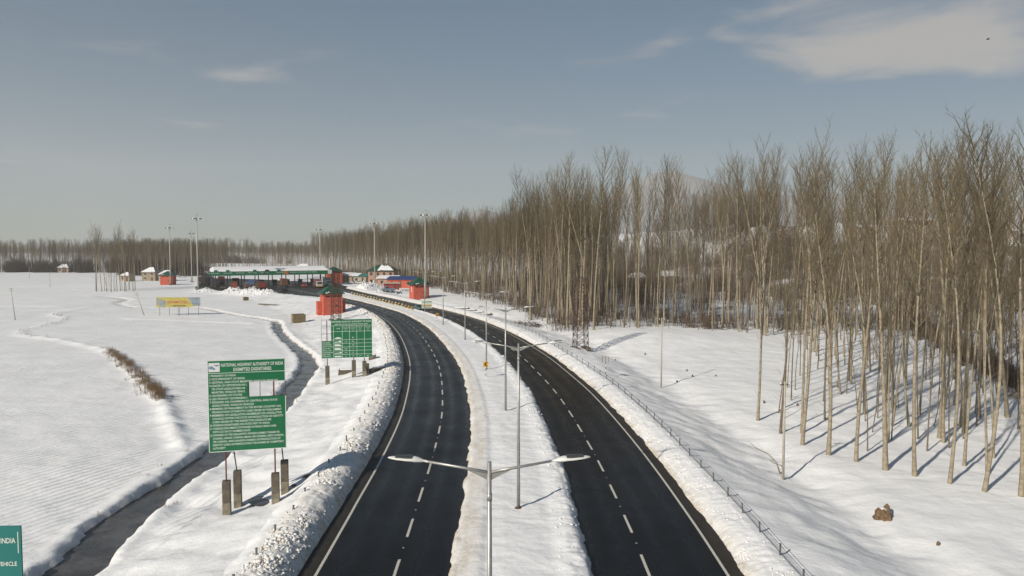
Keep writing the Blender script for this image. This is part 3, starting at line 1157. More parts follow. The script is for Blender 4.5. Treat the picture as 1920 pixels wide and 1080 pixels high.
FRONT = [(39.5, 47.2), (35.15, 48.83), (33.28, 49.92), (31.74, 51.4), (30.39, 53.48), (28.85, 54.78), (27.57, 56.86), (26.19, 58.78),
         (25.3, 62.0), (24.9, 66.0), (24.5, 71.0)]
FRONT_H = [24.5, 24.5, 25, 23.5, 22.5, 23, 22, 23.5, 21.5, 22, 21]
ha = lambda x, y: np.interp(y, [45, 70, 100, 135, 160], [23.5, 26.5, 30.5, 34.0, 35])
scatter([(27, 60), (29, 57), (33, 53.2), (37, 51), (43, 49), (62, 60), (104, 128), (112, 150), (48, 140), (45, 118), (37, 96), (30, 82), (26.5, 74)],
        4.1, ha, 'A', drop=0.14, thin=0.32, keep=lambda x, y: y < 92 or (int(x * 7.3 + y * 3.1) % 5) < 2)
scatter([(28, 62), (34, 55.5), (43, 52), (62, 62), (84, 96), (84, 112), (44, 112), (36, 94), (29, 80), (26.5, 72)],
        3.7, lambda x, y: 22.0, 'A', drop=0.35, thin=1.0)
EDGE = [(47, 136), (41, 141.5), (36, 146), (26, 148), (17.5, 146), (13.0, 133.5), (9.5, 148), (5.5, 166), (-0.5, 205), (-12, 238), (-24, 270), (-33, 294),
        (-41, 322), (-55, 350), (-76, 386), (-112, 455), (-150, 530)]
hb = lambda x, y: np.interp(y, [130, 170, 220, 270, 330, 450], [36.5, 33.5, 30.5, 29.5, 29.5, 27]) - (3.5 if (-22 < x < -2 and y < 262) else 0)
INNER = [(28, 190), (30, 240), (10, 300), (-13, 350), (-48, 425), (-105, 545)]
B2 = EDGE[6:] + INNER[::-1]
scatter(B2, 3.5, hb, 'B', drop=0.10, thin=0.30)
B1 = [(47, 136), (41, 141.5), (36, 146), (26, 148), (17.5, 146), (13.0, 133.5), (9.5, 148), (7.5, 160), (20, 182), (60, 172), (104, 160), (104, 142)]
scatter(B1, 4.9, hb, 'B', drop=0.15, thin=0.12)
scatter(B1, 3.9, lambda x, y: 18.0, 'B', thin=1.0, drop=0.3)
scatter([(102, 150), (95, 205), (130, 250), (215, 265), (190, 190)], 7.0, lambda x, y: 20.0, 'C', thin=0.4, drop=0.3)
front_spots = [(x, y, h, 'F', v) for (x, y), h, v in zip(FRONT, FRONT_H, [0, 1, 7, 4, 2, 6, 1, 0, 3, 9, 5])]
CLUMP = [(-172, 297), (-169.5, 293), (-168, 298), (-166, 291), (-165, 295), (-163.5, 289.5), (-162, 294), (-160.5, 288), (-159, 292),
         (-157.5, 287), (-156, 291), (-154.5, 286.5), (-153, 290), (-151, 287), (-163, 299), (-158, 297), (-170.5, 295), (-167, 294.5), (-164.5, 292.5), (-161, 291), (-159.8, 294.6), (-155.4, 289), (-153.6, 293), (-157, 294)]
clump_spots = [(x, y, 27.0 * random.uniform(0.7, 1.1), 'L', random.choice([0, 2, 3, 5, 8, 10])) for x, y in CLUMP]
spots.sort(key=lambda s: math.hypot(s[0], s[1]) / s[2])
N_IND = 300 - len(front_spots) - len(clump_spots)
# trees hidden by their neighbours are not worth individuals: take the nearest of each part of the wood
single, rest = spots[:N_IND], spots[N_IND:]
LAB = {'A': ('bare grey-brown poplar standing inside the plantation behind the front row', 'poplars of the plantation on the right'),
       'B': ('tall bare poplar at the edge of the wood beyond the snowy clearing', 'poplars of the wood beyond the clearing'),
       'C': ('bare poplar on the slope below the tableland', 'poplars on the slope')}
FL = ['front-row poplar cut off by the right edge of the picture', 'front-row poplar nearest the right edge, base fully visible', 'front-row poplar second in from the right edge',
      'front-row poplar third in from the right edge', 'front-row poplar just behind and above the old stump', 'front-row poplar left of the one above the stump',
      'straight poplar right of the utility pole, third trunk along the row', 'poplar right of the utility pole, second trunk along the row',
      'forked poplar closest to the utility pole at the corner of the plantation', 'slender poplar leaning beside the utility pole', 'forked poplar at the far left end of the front row']


def plant(x, y, h, v, label, group, tilt=(0, 0), stout=1.0):
    tm, cm = POP[v]
    base = 30.0 if v < 8 else {8: 24.0, 9: 21.0, 10: 25.0}[v]
    k = h / base if v < 8 else h / base * random.uniform(0.7, 1.0)
    t = thing('poplar_tree', (x, y, gz(x, y) - 0.05), random.uniform(0, 6.28), label, 'tree', group)
    t.rotation_euler[0], t.rotation_euler[1] = tilt
    w = k * random.uniform(0.75, 1.2) if stout == 1.0 else k * stout
    t.scale = (w, w, k)
    link('trunk', tm, t)
    link('crown', cm, t)
    return t


for (x, y, h, gname, v), lab in zip(front_spots, FL):
    plant(x, y, h, v, lab, 'front row of the plantation', (random.gauss(0, 0.015), random.gauss(0, 0.015)), random.uniform(1.25, 1.5))
for x, y, h, gname, v in clump_spots:
    plant(x, y, h, v, 'bare poplar in the small clump standing in the field on the left', 'clump of poplars in the left field',
          (random.gauss(0, 0.04), random.gauss(-0.03, 0.03)))
LOOK = {3: 'forked', 5: 'forked', 10: 'slim forked', 8: 'slender young', 9: 'very thin young', 2: 'broad-crowned', 4: 'long-boled', 7: 'narrow-crowned'}
for x, y, h, gname, v in single:
    lean = random.gauss(0, 0.028) if random.random() < 0.7 else random.gauss(0, 0.08)
    look = LOOK.get(v, 'straight')
    if gname == 'A':
        near = 'close behind the front row' if y < 68 + 0.25 * (x - 26) else ('in the middle of the plantation' if y < 98 else 'deep in the plantation')
        side = 'toward the right edge' if x > 0.58 * y else ('in its centre' if x > 0.46 * y else 'on its left side')
        lab = '%s bare poplar %s %s' % (look, near, side)
    elif gname == 'B':
        side = 'behind the clearing' if x > 12.5 else ('by the lattice tower' if y < 160 else 'along the right carriageway')
        deep = 'at the very edge of the wood' if (y < 152 and x > 12) else 'inside the wood'
        lab = '%s tall poplar %s %s' % (look, deep, side)
    else:
        lab = LAB[gname][0]
    plant(x, y, h, v, lab, LAB[gname][1], (lean, random.gauss(0, 0.03)))
print('individual trees', len(single) + len(front_spots) + len(clump_spots), 'rest', len(rest))

# the remaining trees of the wood, and the far belts of trees, as stuff
far_pts = []
rd = random.Random(5)


def belt(x0, y0, x1, y1, depth, n, h):
    for k in range(n):
        t = rd.random()
        far_pts.append((x0 + (x1 - x0) * t + rd.uniform(-1, 1) * depth * 0.3, y0 + (y1 - y0) * t + rd.random() * depth, h * rd.uniform(0.75, 1.12), rd.randrange(8)))


belt(-740, 560, -330, 545, 110, 1500, 23)
belt(-340, 545, -222, 520, 90, 520, 22.5)
belt(-262, 480, -195, 440, 50, 240, 21)
belt(-224, 425, -192, 420, 25, 50, 21)
belt(-440, 900, -250, 800, 160, 300, 22)
belt(-250, 680, -135, 540, 60, 260, 21)
belt(-1200, 1500, -300, 1500, 300, 500, 22)
belt(-40, 420, 40, 330, 60, 120, 29)
belt(60, 215, 130, 205, 30, 30, 20)
belt(5, 345, 130, 320, 70, 420, 19)
belt(20, 250, 80, 235, 60, 90, 17)
belt(110, 345, 420, 380, 70, 60, 11)


def woods(name, pts, variants, label):
    me = bpy.data.meshes.new(name)
    P = np.array([(p[0], p[1]) for p in pts])
    hz = ground(P[:, 0], P[:, 1], False)
    me.from_pydata([(p[0], p[1], float(z) - 0.05) for p, z in zip(pts, hz)], [], [])
    for nm, vals, typ in (('tree_scale', [p[2] / (30.0 if p[3] < 8 else 24.0) for p in pts], 'FLOAT'),
                          ('tree_turn', [rd.uniform(0, 6.28) for _ in pts], 'FLOAT'), ('tree_kind', [variants.index(p[3]) for p in pts], 'INT')):
        a = me.attributes.new(nm, typ, 'POINT')
        a.data.foreach_set('value', vals)
    o = link(name, me)
    ng = bpy.data.node_groups.new(name, 'GeometryNodeTree')
    ng.interface.new_socket('Geometry', in_out='INPUT', socket_type='NodeSocketGeometry')
    ng.interface.new_socket('Geometry', in_out='OUTPUT', socket_type='NodeSocketGeometry')
    N, L = ng.nodes, ng.links
    gi, go = N.new('NodeGroupInput'), N.new('NodeGroupOutput')
    inst = N.new('GeometryNodeInstanceOnPoints')
    inst.inputs['Pick Instance'].default_value = True
    jn = N.new('GeometryNodeJoinGeometry')
    for v in reversed(variants):      # a join socket lists its links newest first
        j2 = N.new('GeometryNodeJoinGeometry')
        src = [ob for ob in COL.objects if ob.type == 'MESH' and ob.data == POP[v][0]][0]
        src2 = [ob for ob in COL.objects if ob.type == 'MESH' and ob.data == POP[v][1]][0]
        for s_ in (src, src2):
            oi = N.new('GeometryNodeObjectInfo')
            oi.transform_space = 'ORIGINAL'
            oi.inputs['Object'].default_value = s_
            L.new(oi.outputs['Geometry'], j2.inputs[0])
        g2 = N.new('GeometryNodeGeometryToInstance')
        L.new(j2.outputs[0], g2.inputs[0])
        L.new(g2.outputs[0], jn.inputs[0])

    def na(nm, typ):
        a = N.new('GeometryNodeInputNamedAttribute')
        a.data_type = typ
        a.inputs['Name'].default_value = nm
        return a.outputs['Attribute']
    L.new(gi.outputs[0], inst.inputs['Points'])
    L.new(jn.outputs[0], inst.inputs['Instance'])
    L.new(na('tree_kind', 'INT'), inst.inputs['Instance Index'])
    cb = N.new('ShaderNodeCombineXYZ')
    L.new(na('tree_turn', 'FLOAT'), cb.inputs[2])
    L.new(cb.outputs[0], inst.inputs['Rotation'])
    L.new(na('tree_scale', 'FLOAT'), inst.inputs['Scale'])
    L.new(inst.outputs[0], go.inputs[0])
    md = o.modifiers.new('woods', 'NODES')
    md.node_group = ng
    return tag(o, label, 'trees', kind='stuff')


used = sorted({s[4] for s in single} | {s[4] for s in front_spots})
woods('poplar_wood', [(x, y, h, v if v in used else used[0]) for x, y, h, gname, v in rest], used, 'dense bare poplar wood running back from its edge')
woods('distant_trees', [(x, y, h, v if v in used else used[0]) for x, y, h, v in far_pts], used, 'hazy belts of bare trees along the far fields')


# ---------------------------------------------------------------- thicket, dry grass
def twig_mass(name, pts, material, label, n_tw, hgt, wid, r):
    V, F = [], []
    rd = random.Random(len(pts))
    hts = ground(np.array([p_[0] for p_ in pts]), np.array([p_[1] for p_ in pts]), False)
    for (x, y, s), z in zip(pts, hts):
        z = float(z)
        for k in range(n_tw):
            a = rd.uniform(0, 6.28)
            rr = wid * s * math.sqrt(rd.random()) * 0.5
            p = Vector((x + math.cos(a) * rr, y + math.sin(a) * rr, z - 0.05))
            h = hgt * s * rd.uniform(0.45, 1.05)
            q = p + Vector((math.cos(a) * rd.uniform(0, .6) * h * 0.6, math.sin(a) * rd.uniform(0, .6) * h * 0.6, h))
            sliver(V, F, p, q, r)
            for j in range(2):
                b = p.lerp(q, rd.uniform(0.3, 0.8))
                sliver(V, F, b, b + Vector((rd.uniform(-.5, .5), rd.uniform(-.5, .5), rd.uniform(.2, .8))) * h * 0.45, r * 0.7)
    me = bpy.data.meshes.new(name)
    me.from_pydata([tuple(v) for v in V], [], F)
    me.materials.append(material)
    return tag(link(name, me), label, 'undergrowth', kind='stuff')


th = []
rd = random.Random(9)
for k in range(1150):
    x = rd.uniform(22, 330)
    y = rd.uniform(190, 330)
    if x < 0.1 * y - 5 or x > 0.78 * y + 5:
        continue
    th.append((x, y, rd.uniform(0.7, 1.5)))
for k in range(170):
    x, y = rd.uniform(60, 150), rd.uniform(88, 205)
    if x > 62 + 0.42 * (y - 88) and x < 0.78 * y + 6:
        th.append((x, y, rd.uniform(0.7, 1.3)))
for k in range(150):
    t = rd.random()
    a, b = ((118, 215), (93, 170)) if t < 0.35 else ((93, 170), (60, 84))
    s = rd.random()
    th.append((a[0] + (b[0] - a[0]) * s + rd.gauss(0, 1.3), a[1] + (b[1] - a[1]) * s + rd.gauss(0, 1.3), rd.uniform(0.35, 0.8)))
for k in range(260):
    x, y = rd.uniform(6, 128), rd.uniform(262, 345)
    th.append((x, y, rd.uniform(1.2, 2.3)))
for k in range(150):
    th.append((rd.uniform(8, 120), rd.uniform(325, 375), rd.uniform(2.8, 4.0)))
print('thicket', len(th))
twig_mass('thicket', th, THICKET, 'brown leafless thicket on the slope behind the plantation', 30, 5.2, 5.0, 0.04)
hedge = []
for (x0, y0, x1, y1, n) in ((-740, 552, -225, 522, 330), (-262, 476, -195, 436, 60), (-440, 895, -250, 795, 60)):
    for k in range(n):
        t = rd.random()
        hedge.append((x0 + (x1 - x0) * t + rd.gauss(0, 3), y0 + (y1 - y0) * t + rd.uniform(0, 25), rd.uniform(0.6, 1.3)))
twig_mass('far_hedge', hedge, THICKET, 'dark scrub at the foot of the distant tree belts', 36, 12, 8.0, 0.17)
us = []
for k in range(2600):
    x, y = rd.uniform(-110, 34), rd.uniform(150, 480)
    if in_poly(np.array([x]), np.array([y]), B2)[0]:
        us.append((x, y, rd.uniform(0.5, 1.35)))
for k in range(330):
    x, y = rd.uniform(10, 104), rd.uniform(146, 186)
    if in_poly(np.array([x]), np.array([y - 4]), B1)[0]:
        us.append((x, y, rd.uniform(0.3, 0.8)))
twig_mass('underbrush', us, THICKET, 'dark brown undergrowth between the trunks of the wood', 18, 5.0, 4.5, 0.045)
print('underbrush', len(us))
gr = []
for k in range(330):
    t = rd.uniform(0.0, 1.0)
    P_ = [(-67.2, 119.5), (-60, 109.5), (-55.4, 103.3), (-50, 95.5), (-44.3, 87.4), (-41.5, 83.2), (-39.5, 80.0)]
    f = t * (len(P_) - 1)
    i = min(int(f), len(P_) - 2)
    s = f - i
    if 0.44 < t < 0.475 or 0.80 < t < 0.86:
        continue
    gr.append((P_[i][0] + (P_[i + 1][0] - P_[i][0]) * s + rd.gauss(0, 0.42), P_[i][1] + (P_[i + 1][1] - P_[i][1]) * s + rd.gauss(0, 0.6), rd.uniform(0.35, 1.15)))
twig_mass('dry_grass', gr, STRAW, 'strip of tall brown dry grass on the field bund', 15, 1.05, 1.0, 0.011)
gr2 = []
for poly, n in ((BUND[4:16], 45), (CANAL[8:60], 60)):
    for k in range(n):
        i = rd.randrange(len(poly) - 1)
        s = rd.random()
        p = poly[i] + (poly[i + 1] - poly[i]) * s
        sd = rd.choice([-1, 1]) * (1.9 if n == 60 else 0.5)
        gr2.append((p[0] + sd + rd.gauss(0, 0.25), p[1] + rd.gauss(0, 0.3), rd.uniform(0.25, 0.55)))
twig_mass('dry_stubble', gr2, STRAW, 'sparse dry stalks poking out of the snow by the ditch and bunds', 9, 0.8, 0.8, 0.012)

# ---------------------------------------------------------------- street lamps on the median
def make_lamp():
    root = link('street_lamp', None)
    MB().tube([(0, 0, -0.1), (0, 0, 4.8), (0, 0, 10.4)], [0.115, 0.088, 0.062], 12).build('pole', GALV, root, True)
    m = MB()
    m.tube([(0, 0, 9.35), (0, 0, 9.55)], [0.078, 0.078], 12)
    m.build('collar', GALV, root, True)
    fl = MB()
    fl.tube([(0, 0, 0.0), (0, 0, 0.05)], 0.24, 10)
    fl.build('base_plate', mat('rusty_base', (0.16, 0.09, 0.05), 0.85, noise=0.4), root)
    for s in (-1, 1):
        MB().tube([(s * 0.03, 0, 10.12), (s * 0.6, 0, 10.22), (s * 1.78, 0, 10.42)], [0.045, 0.04, 0.033], 8).build('arm', GALV, root, True)
        g_ = MB()
        g_.extrude([(0.03, 9.90), (0.66, 10.20), (0.03, 10.09)], lambda p, k, s=s: (s * p[0], -0.012 + 0.024 * k, p[1]))
        g_.build('gusset', GALV, root)
        # lamp head: a long flattened teardrop
        secs = [(1.72, 0.03, 0.035, 10.405), (1.86, 0.045, 0.04, 10.43), (1.98, 0.11, 0.075, 10.45), (2.12, 0.15, 0.095, 10.465), (2.20, 0.165, 0.07, 10.475), (2.36, 0.172, 0.06, 10.485),
                (2.58, 0.155, 0.05, 10.505), (2.74, 0.11, 0.04, 10.52), (2.84, 0.045, 0.025, 10.525), (2.87, 0.01, 0.01, 10.525)]
        hd = MB()
        vs, fs, n = [], [], 12
        for x, wy, hz, z in secs:
            for i in range(n):
                t = 2 * math.pi * i / n
                vs.append((s * x, math.cos(t) * wy, z + math.sin(t) * hz * (1.0 if math.sin(t) > 0 else 0.6)))
        for k in range(len(secs) - 1):
            for i in range(n):
                fs.append((k * n + i, k * n + (i + 1) % n, (k + 1) * n + (i + 1) % n, (k + 1) * n + i))
        fs += [tuple(range(n)), tuple((len(secs) - 1) * n + i for i in range(n))]
        head = hd.add(vs, fs).build('lamp_head', HEADW, root, True)
        fn = MB()
        for k in range(12):
            x = 2.20 + k * 0.04
            wy = float(np.interp(x, [2.12, 2.32, 2.54, 2.70], [0.118, 0.128, 0.108, 0.06])) * 0.92
            zt = float(np.interp(x, [2.12, 2.32, 2.54, 2.70], [10.535, 10.535, 10.545, 10.55]))
            fn.box((s * x, 0, zt + 0.020), (0.024, wy * 2.3, 0.04))
        fn.box((s * 2.42, 0, 10.546), (0.47, 0.20, 0.02))
        fn.build('heat_sink', FINS, head)
        ln = MB()
        ln.box((s * 2.40, 0, 10.455), (0.46, 0.17, 0.02))
        ln.build('lens', GLASS, head)
    return root


LAMPS = [(-0.59, 18.5, 'double-arm street lamp nearest the camera, seen from just above its heads'),
         (0.39, 42.8, 'second double-arm street lamp, its rusty foot showing on the median snow'),
         (-0.62, 69.1, 'third double-arm street lamp along the median'), (-3.34, 93.3, 'fourth double-arm street lamp, behind the nearer chevron sign'),
         (-8.13, 124.1, 'fifth double-arm street lamp along the median'), (-14.3, 149.1, 'sixth double-arm street lamp, near the farther chevron sign'),
         (-21.6, 177.5, 'seventh double-arm street lamp, beside the small white board on the median')]
lamp0 = make_lamp()
for k, (x, y, lab) in enumerate(LAMPS):
    o = lamp0 if k == 0 else copy_tree(lamp0)
    sl = np.interp(y, LC[:, 1], np.gradient(LC[:, 0], LC[:, 1]))
    o.location = (x, y, 0.33 - (0.0 if k else 0.0))
    o.rotation_euler = (0, 0, math.atan(-sl) * 0.9)
    o.scale = (0.98, 0.98, 0.965) if k else (0.92, 0.95, 0.974)
    tag(o, lab, 'street lamp', 'street lamps along the median')


# ---------------------------------------------------------------- road signs on the left
def frame_strip(mb, x0, x1, z0, z1, w, y):
    for a, b, c, d in ((x0, x1, z0, z0 + w), (x0, x1, z1 - w, z1), (x0, x0 + w, z0 + w, z1 - w), (x1 - w, x1, z0 + w, z1 - w)):
        mb.add([(a, y, c), (b, y, c), (b, y, d), (a, y, d)], [(0, 1, 2, 3)])


def rect(mb, x0, x1, z0, z1, y, mi=0):
    mb.add([(x0, y, z0), (x1, y, z0), (x1, y, z1), (x0, y, z1)], [(0, 1, 2, 3)], mi)


def pillar(parent, x, y, z0, z1, w=0.50, name='concrete_pillar'):
    m = MB()
    zm = z0 + (z1 - z0) * 0.48
    m.box((x, y, (z0 + zm) / 2 - 0.2), (w, w, zm - z0 + 0.4), mi=0)
    m.box((x, y, (zm + z1) / 2), (w * 0.985, w * 0.985, z1 - zm), mi=1)
    ob = m.build(name, [CONC, CONCW], parent)
    bv = ob.modifiers.new('worn_edges', 'BEVEL')
    bv.width = 0.035
    bv.segments = 2
    return ob


# sign 1: exempted dignitaries.  local x along the board, local y = depth, board faces -y
S1 = (-17.0, 45.8)
s1 = thing('road_sign', (S1[0], S1[1], 0), R(14), 'tall green dignitaries list sign with a missing patch, on four concrete pillars', 'road sign', 'green highway signs')
W2, ZB, ZT = 2.36, 3.05, 8.95
BH = ZT - ZB
HX0, HZ0, HZ1 = 0.08, ZB + BH * 0.585, ZB + BH * 0.755
m = MB()
for a, b, c, d in ((-W2, W2, ZB, HZ0), (-W2, HX0, HZ0, HZ1), (-W2, W2, HZ1, ZT)):
    m.box(((a + b) / 2, 0, (c + d) / 2), (b - a, 0.05, d - c))
m.build('sign_board', GREEN, s1)
m = MB()
yb = -0.029
frame_strip(m, -W2 + 0.01, W2 - 0.01, ZB + 0.01, HZ0 - 0.0, 0.035, yb) if False else None
for a, b, c, d in ((-W2, W2, ZB, ZB + 0.04), (-W2, W2, ZT - 0.04, ZT), (-W2, -W2 + 0.04, ZB, ZT), (W2 - 0.04, W2, ZB, HZ0), (W2 - 0.04, W2, HZ1, ZT)):
    rect(m, a, b, c, d, yb)
rect(m, -W2 + 0.04, W2 - 0.04, ZT - 0.84, ZT - 0.81, yb)
m.build('border', SIGNW, s1)
m = MB()
line_of_text(s1, SIGNW, 'NATIONAL HIGHWAY AUTHORITY OF INDIA', -W2 + 0.82, ZT - 0.42, 0.215, yb - 0.003, 3.78)
line_of_text(s1, SIGNW, 'EXEMPTED DIGNITARIES', 0.35, ZT - 0.73, 0.215, yb - 0.003, 2.3, 'c')
T1 = ['1 PRESIDENT OF INDIA', '2 VICE PRESIDENT OF INDIA', '3 CENTRAL AND STATE MINISTERS WHILE IN VEHICLES', '4 LEADER OF OPPOSITION IN L', '   OR STATE LEGISLATURES HA',
      '   MINISTERS, WHILE IN VEHICL', '5 GOVERNERS OF STATES', '6 LIEUTENANT GOVERNERS I', '7 SPEAKERS OR CHAIRMAN OF CENTRAL AND STATE', '   LEGISLATURES, WHILE IN VEHICLES',
      '8 MEMBERS OF PARLIAMENT IN THE ENTIRE COUNTRY ON', '   PRODUCTION OF IDENTITY CARD ISSUED BY PARLIAMENT', '9 MEMBERS OF LEGISLATIVE ASSEMBLIES OR LEGISLATIVE',
      '   COUNCILS WITHIN THE STATE ON PRODUCTION OF IDENTITY', '   CARD ISSUED BY THE RESPECTIVE LEGISLATURE', '10 FOREIGN DIGNITARIES ON STATE VISIT TO INDIA',
      '11 FOREIGN DIPLOMATS STATIONED IN INDIA USING CARS', '   WITH CD OR CC NUMBER PLATE', '12 WINNERS OF THE GALLANTRY AWARDS NAMELY PARAM VIR',
      '   CHAKRA, ASHOK CHAKRA, MAHA VIR CHAKRA, KIRTI CHAKRA', '   VIR CHAKRA, AND SHAURYA CHAKRA ON PRODUCTION OF', '   IDENTITY CARD AUTHENTICATING THE AWARD BY COMPETENT', '   AUTHORITY']
TW = [1.6, 2.15, 4.15, 2.25, 2.15, 2.15, 1.95, 2.25, 4.1, 2.65, 4.3, 4.35, 4.35, 4.45, 3.7, 3.6, 4.0, 2.4, 4.2, 4.45, 4.25, 4.45, 0.9]
for k, (tx, w) in enumerate(zip(T1, TW)):
    ind = 0.14 if tx.startswith(' ') else 0.0
    line_of_text(s1, SIGNW, tx.strip(), -W2 + 0.10 + ind, ZT - 1.05 - k * 0.212, 0.128, yb - 0.003, w - ind)
m = MB()
rect(m, -W2 + 0.08, -W2 + 0.74, ZT - 0.74, ZT - 0.16, yb - 0.003)
lg = m.build('emblem', mat('emblem_panel', (0.62, 0.64, 0.64), 0.5), s1)
m = MB()
for c0, r_, z_ in (((-W2 + 0.24, ZT - 0.47), 0.15, 0), ((-W2 + 0.40, ZT - 0.55), 0.09, 0)):
    m.add([(c0[0] + math.cos(2 * math.pi * i / 12) * r_, yb - 0.006 - 0.002 * (r_ < 0.1), c0[1] + math.sin(2 * math.pi * i / 12) * r_ * 0.7) for i in range(12)], [tuple(range(12))])
m.add([(-W2 + 0.35, yb - 0.006, ZT - 0.30), (-W2 + 0.66, yb - 0.006, ZT - 0.28), (-W2 + 0.70, yb - 0.006, ZT - 0.36), (-W2 + 0.55, yb - 0.006, ZT - 0.40)], [(0, 1, 2, 3)])
m.build('emblem_mark', mat('emblem_blue', (0.16, 0.24, 0.34), 0.5), lg)
# uprights, braces, pillars
g1 = lambda lx, ly: gz(S1[0] + lx * math.cos(R(14)) - ly * math.sin(R(14)), S1[1] + lx * math.sin(R(14)) + ly * math.cos(R(14)))
for lx, pt in ((-1.38, 2.2), (1.62, 1.95)):
    MB().tube([(lx, 0.06, 1.0), (lx, 0.06, ZT - 0.1)], 0.05, 6).build('upright', MAROON, s1)
    MB().tube([(lx + 0.46, 1.55, 1.3), (lx + 0.20, 0.10, ZT * 0.62)], 0.042, 6).build('brace', DARKST, s1)
    a = g1(lx, 0.06)
    pillar(s1, lx, 0.06, a - 0.5, a + pt)
    b_ = g1(lx + 0.48, 1.62)
    pillar(s1, lx + 0.48, 1.62, b_ - 0.5, b_ + pt + 0.25)
m = MB()
m.box((HX0 + 0.02, 0.05, (HZ0 + HZ1) / 2), (0.04, 0.04, HZ1 - HZ0))
m.box((0.78, 0.05, (HZ0 + HZ1) / 2), (0.035, 0.035, HZ1 - HZ0))
m.box((W2 - 0.02, 0.05, (HZ0 + HZ1) / 2), (0.04, 0.04, HZ1 - HZ0))
m.box(((HX0 + W2) / 2, 0.05, HZ1), (W2 - HX0, 0.03, 0.035))
m.box(((HX0 + W2) / 2, 0.05, HZ0), (W2 - HX0, 0.03, 0.035))
m.build('panel_frame', DARKST, s1)
# melt-water pool and bare earth by its feet
pl = MB()
pl.add([(-16.1 + math.cos(t) * 1.5, 47.3 + math.sin(t) * 1.15, gz(-16.1, 46.9) + 0.01) for t in np.linspace(0, 5.9, 16)], [tuple(range(16))])
tag(pl.build('melt_pool', WATER), 'shallow pool of melt water at the feet of the dignitaries sign', 'water', kind='structure')
mud = MB()
mud.add([(math.cos(t) * 0.55 * random.uniform(0.7, 1.2), math.sin(t) * 0.26 * random.uniform(0.7, 1.2), 0.10 * random.random()) for t in np.linspace(0, 6.0, 11)] + [(0, 0, 0.22)],
        [(i, (i + 1) % 11, 11) for i in range(11)])
for (x, y, s_, lab) in ((-14.05, 49.2, 1.0, 'patch of bare brown earth right of the dignitaries sign pillars'), (-14.9, 48.2, 0.42, 'small brown clod beside the dignitaries sign pillars'),
                        (-14.0, 58.3, 0.75, 'brown streak of earth on the bank above the dignitaries sign')):
    o = mud.build('bare_earth', EARTH)
    o.location = (x, y, gz(x, y) + 0.01)
    o.rotation_euler = (0, 0, R(35))
    o.scale = (s_, s_, 1)
    tag(o, lab, 'earth')

# sign 2: toll rates
S2 = (-20.6, 89.4)
s2 = thing('road_sign', (S2[0], S2[1], 0), R(13), 'wide green toll rate table sign with its upper left panels gone', 'road sign', 'green highway signs')
x0, x1, z0, z1 = -3.1, 3.1, 2.42, 7.25
gx, gzz = x0 + 1.18, z0 + 2.15
m = MB()
m.box(((x0 + x1) / 2, 0, (z0 + gzz) / 2), (x1 - x0, 0.05, gzz - z0))
m.box(((gx + x1) / 2, 0, (gzz + z1) / 2), (x1 - gx, 0.05, z1 - gzz))
m.build('sign_board', GREEN, s2)
m = MB()
cols = [gx + 0.30, gx + 1.36, gx + 2.23, gx + 3.12, gx + 4.06]
rows = [z1 - 0.78, z1 - 1.50] + [z0 + 0.46 * k for k in range(1, 6)]
wl_ = 0.035
for c in cols:
    rect(m, c - wl_ / 2, c + wl_ / 2, z0 + 0.02, z1 - 0.78, yb)
for r_ in rows:
    rect(m, (gx + 0.02) if r_ > gzz else cols[0], x1 - 0.02, r_ - wl_ / 2, r_ + wl_ / 2, yb - 0.002)
rect(m, x0, x0 + 0.03, z0, gzz, yb)
rect(m, x0, x1, z0, z0 + 0.03, yb - 0.001)
rect(m, x1 - 0.03, x1, z0, z1, yb)
m.build('border', SIGNW, s2)
m = MB()
line_of_text(s2, SIGNW, 'NATIONAL HIGHWAY AUTHORITY OF INDIA', gx + 0.06, z1 - 0.37, 0.20, yb - 0.004, 4.85)
line_of_text(s2, SIGNW, 'USER FEE TO BE COLLECTED FROM USERS', gx + 0.40, z1 - 0.66, 0.13, yb - 0.004, 4.1)
line_of_text(s2, SIGNW, 'TYPE', gx + 0.83, z1 - 1.20, 0.14, yb - 0.004, 0.5, 'c')
for k, (a, b) in enumerate((('FOR SINGLE', 'JOURNEY'), ('FOR RETURN', 'JOURNEY'), ('FOR MONTHLY', 'PASS'), ('FOR LOCAL', 'VEHICLES'))):
    c = cols[k + 1] + 0.43
    line_of_text(s2, SIGNW, a, c, z1 - 1.00, 0.085, yb - 0.004, 0.7, 'c')
    line_of_text(s2, SIGNW, b, c, z1 - 1.17, 0.085, yb - 0.004, 0.55, 'c')
    line_of_text(s2, SIGNW, '(RS)', c, z1 - 1.38, 0.08, yb - 0.004, 0.25, 'c')
nums = {(0, 1): '70', (1, 0): '1 0', (1, 1): '6 5', (2, 1): '2 5', (3, 0): '5 0', (3, 1): '7', (4, 0): '3 0', (4, 1): '8', (5, 0): '6', (5, 1): '9', (5, 2): '1 7', (5, 3): '8 5'}
rz_ = [z1 - 1.50 - 0.28, z0 + 0.46 * 4 + 0.15, z0 + 0.46 * 3 + 0.15, z0 + 0.46 * 2 + 0.15, z0 + 0.46 + 0.15, z0 + 0.15]
rz_[0] = z0 + 0.46 * 5 + 0.16
for (r_, c), tx in nums.items():
    line_of_text(s2, SIGNW, tx, cols[c + 1] + 0.42, rz_[r_], 0.16, yb - 0.004, None, 'c')
for k, tx in enumerate(('TOLL PLAZA', 'CHAINAGE', 'LENGTH OF ROAD', 'DATE OF START', 'CAPITAL COST', 'CONCESSION', 'HELP LINE', 'CONTACT')):
    line_of_text(s2, SIGNW, tx, x0 + 0.08, gzz - 0.26 - k * 0.245, 0.125 if k else 0.15, yb - 0.004, 1.0 + 0.3 * ((k * 7) % 3) / 2)
m = MB()
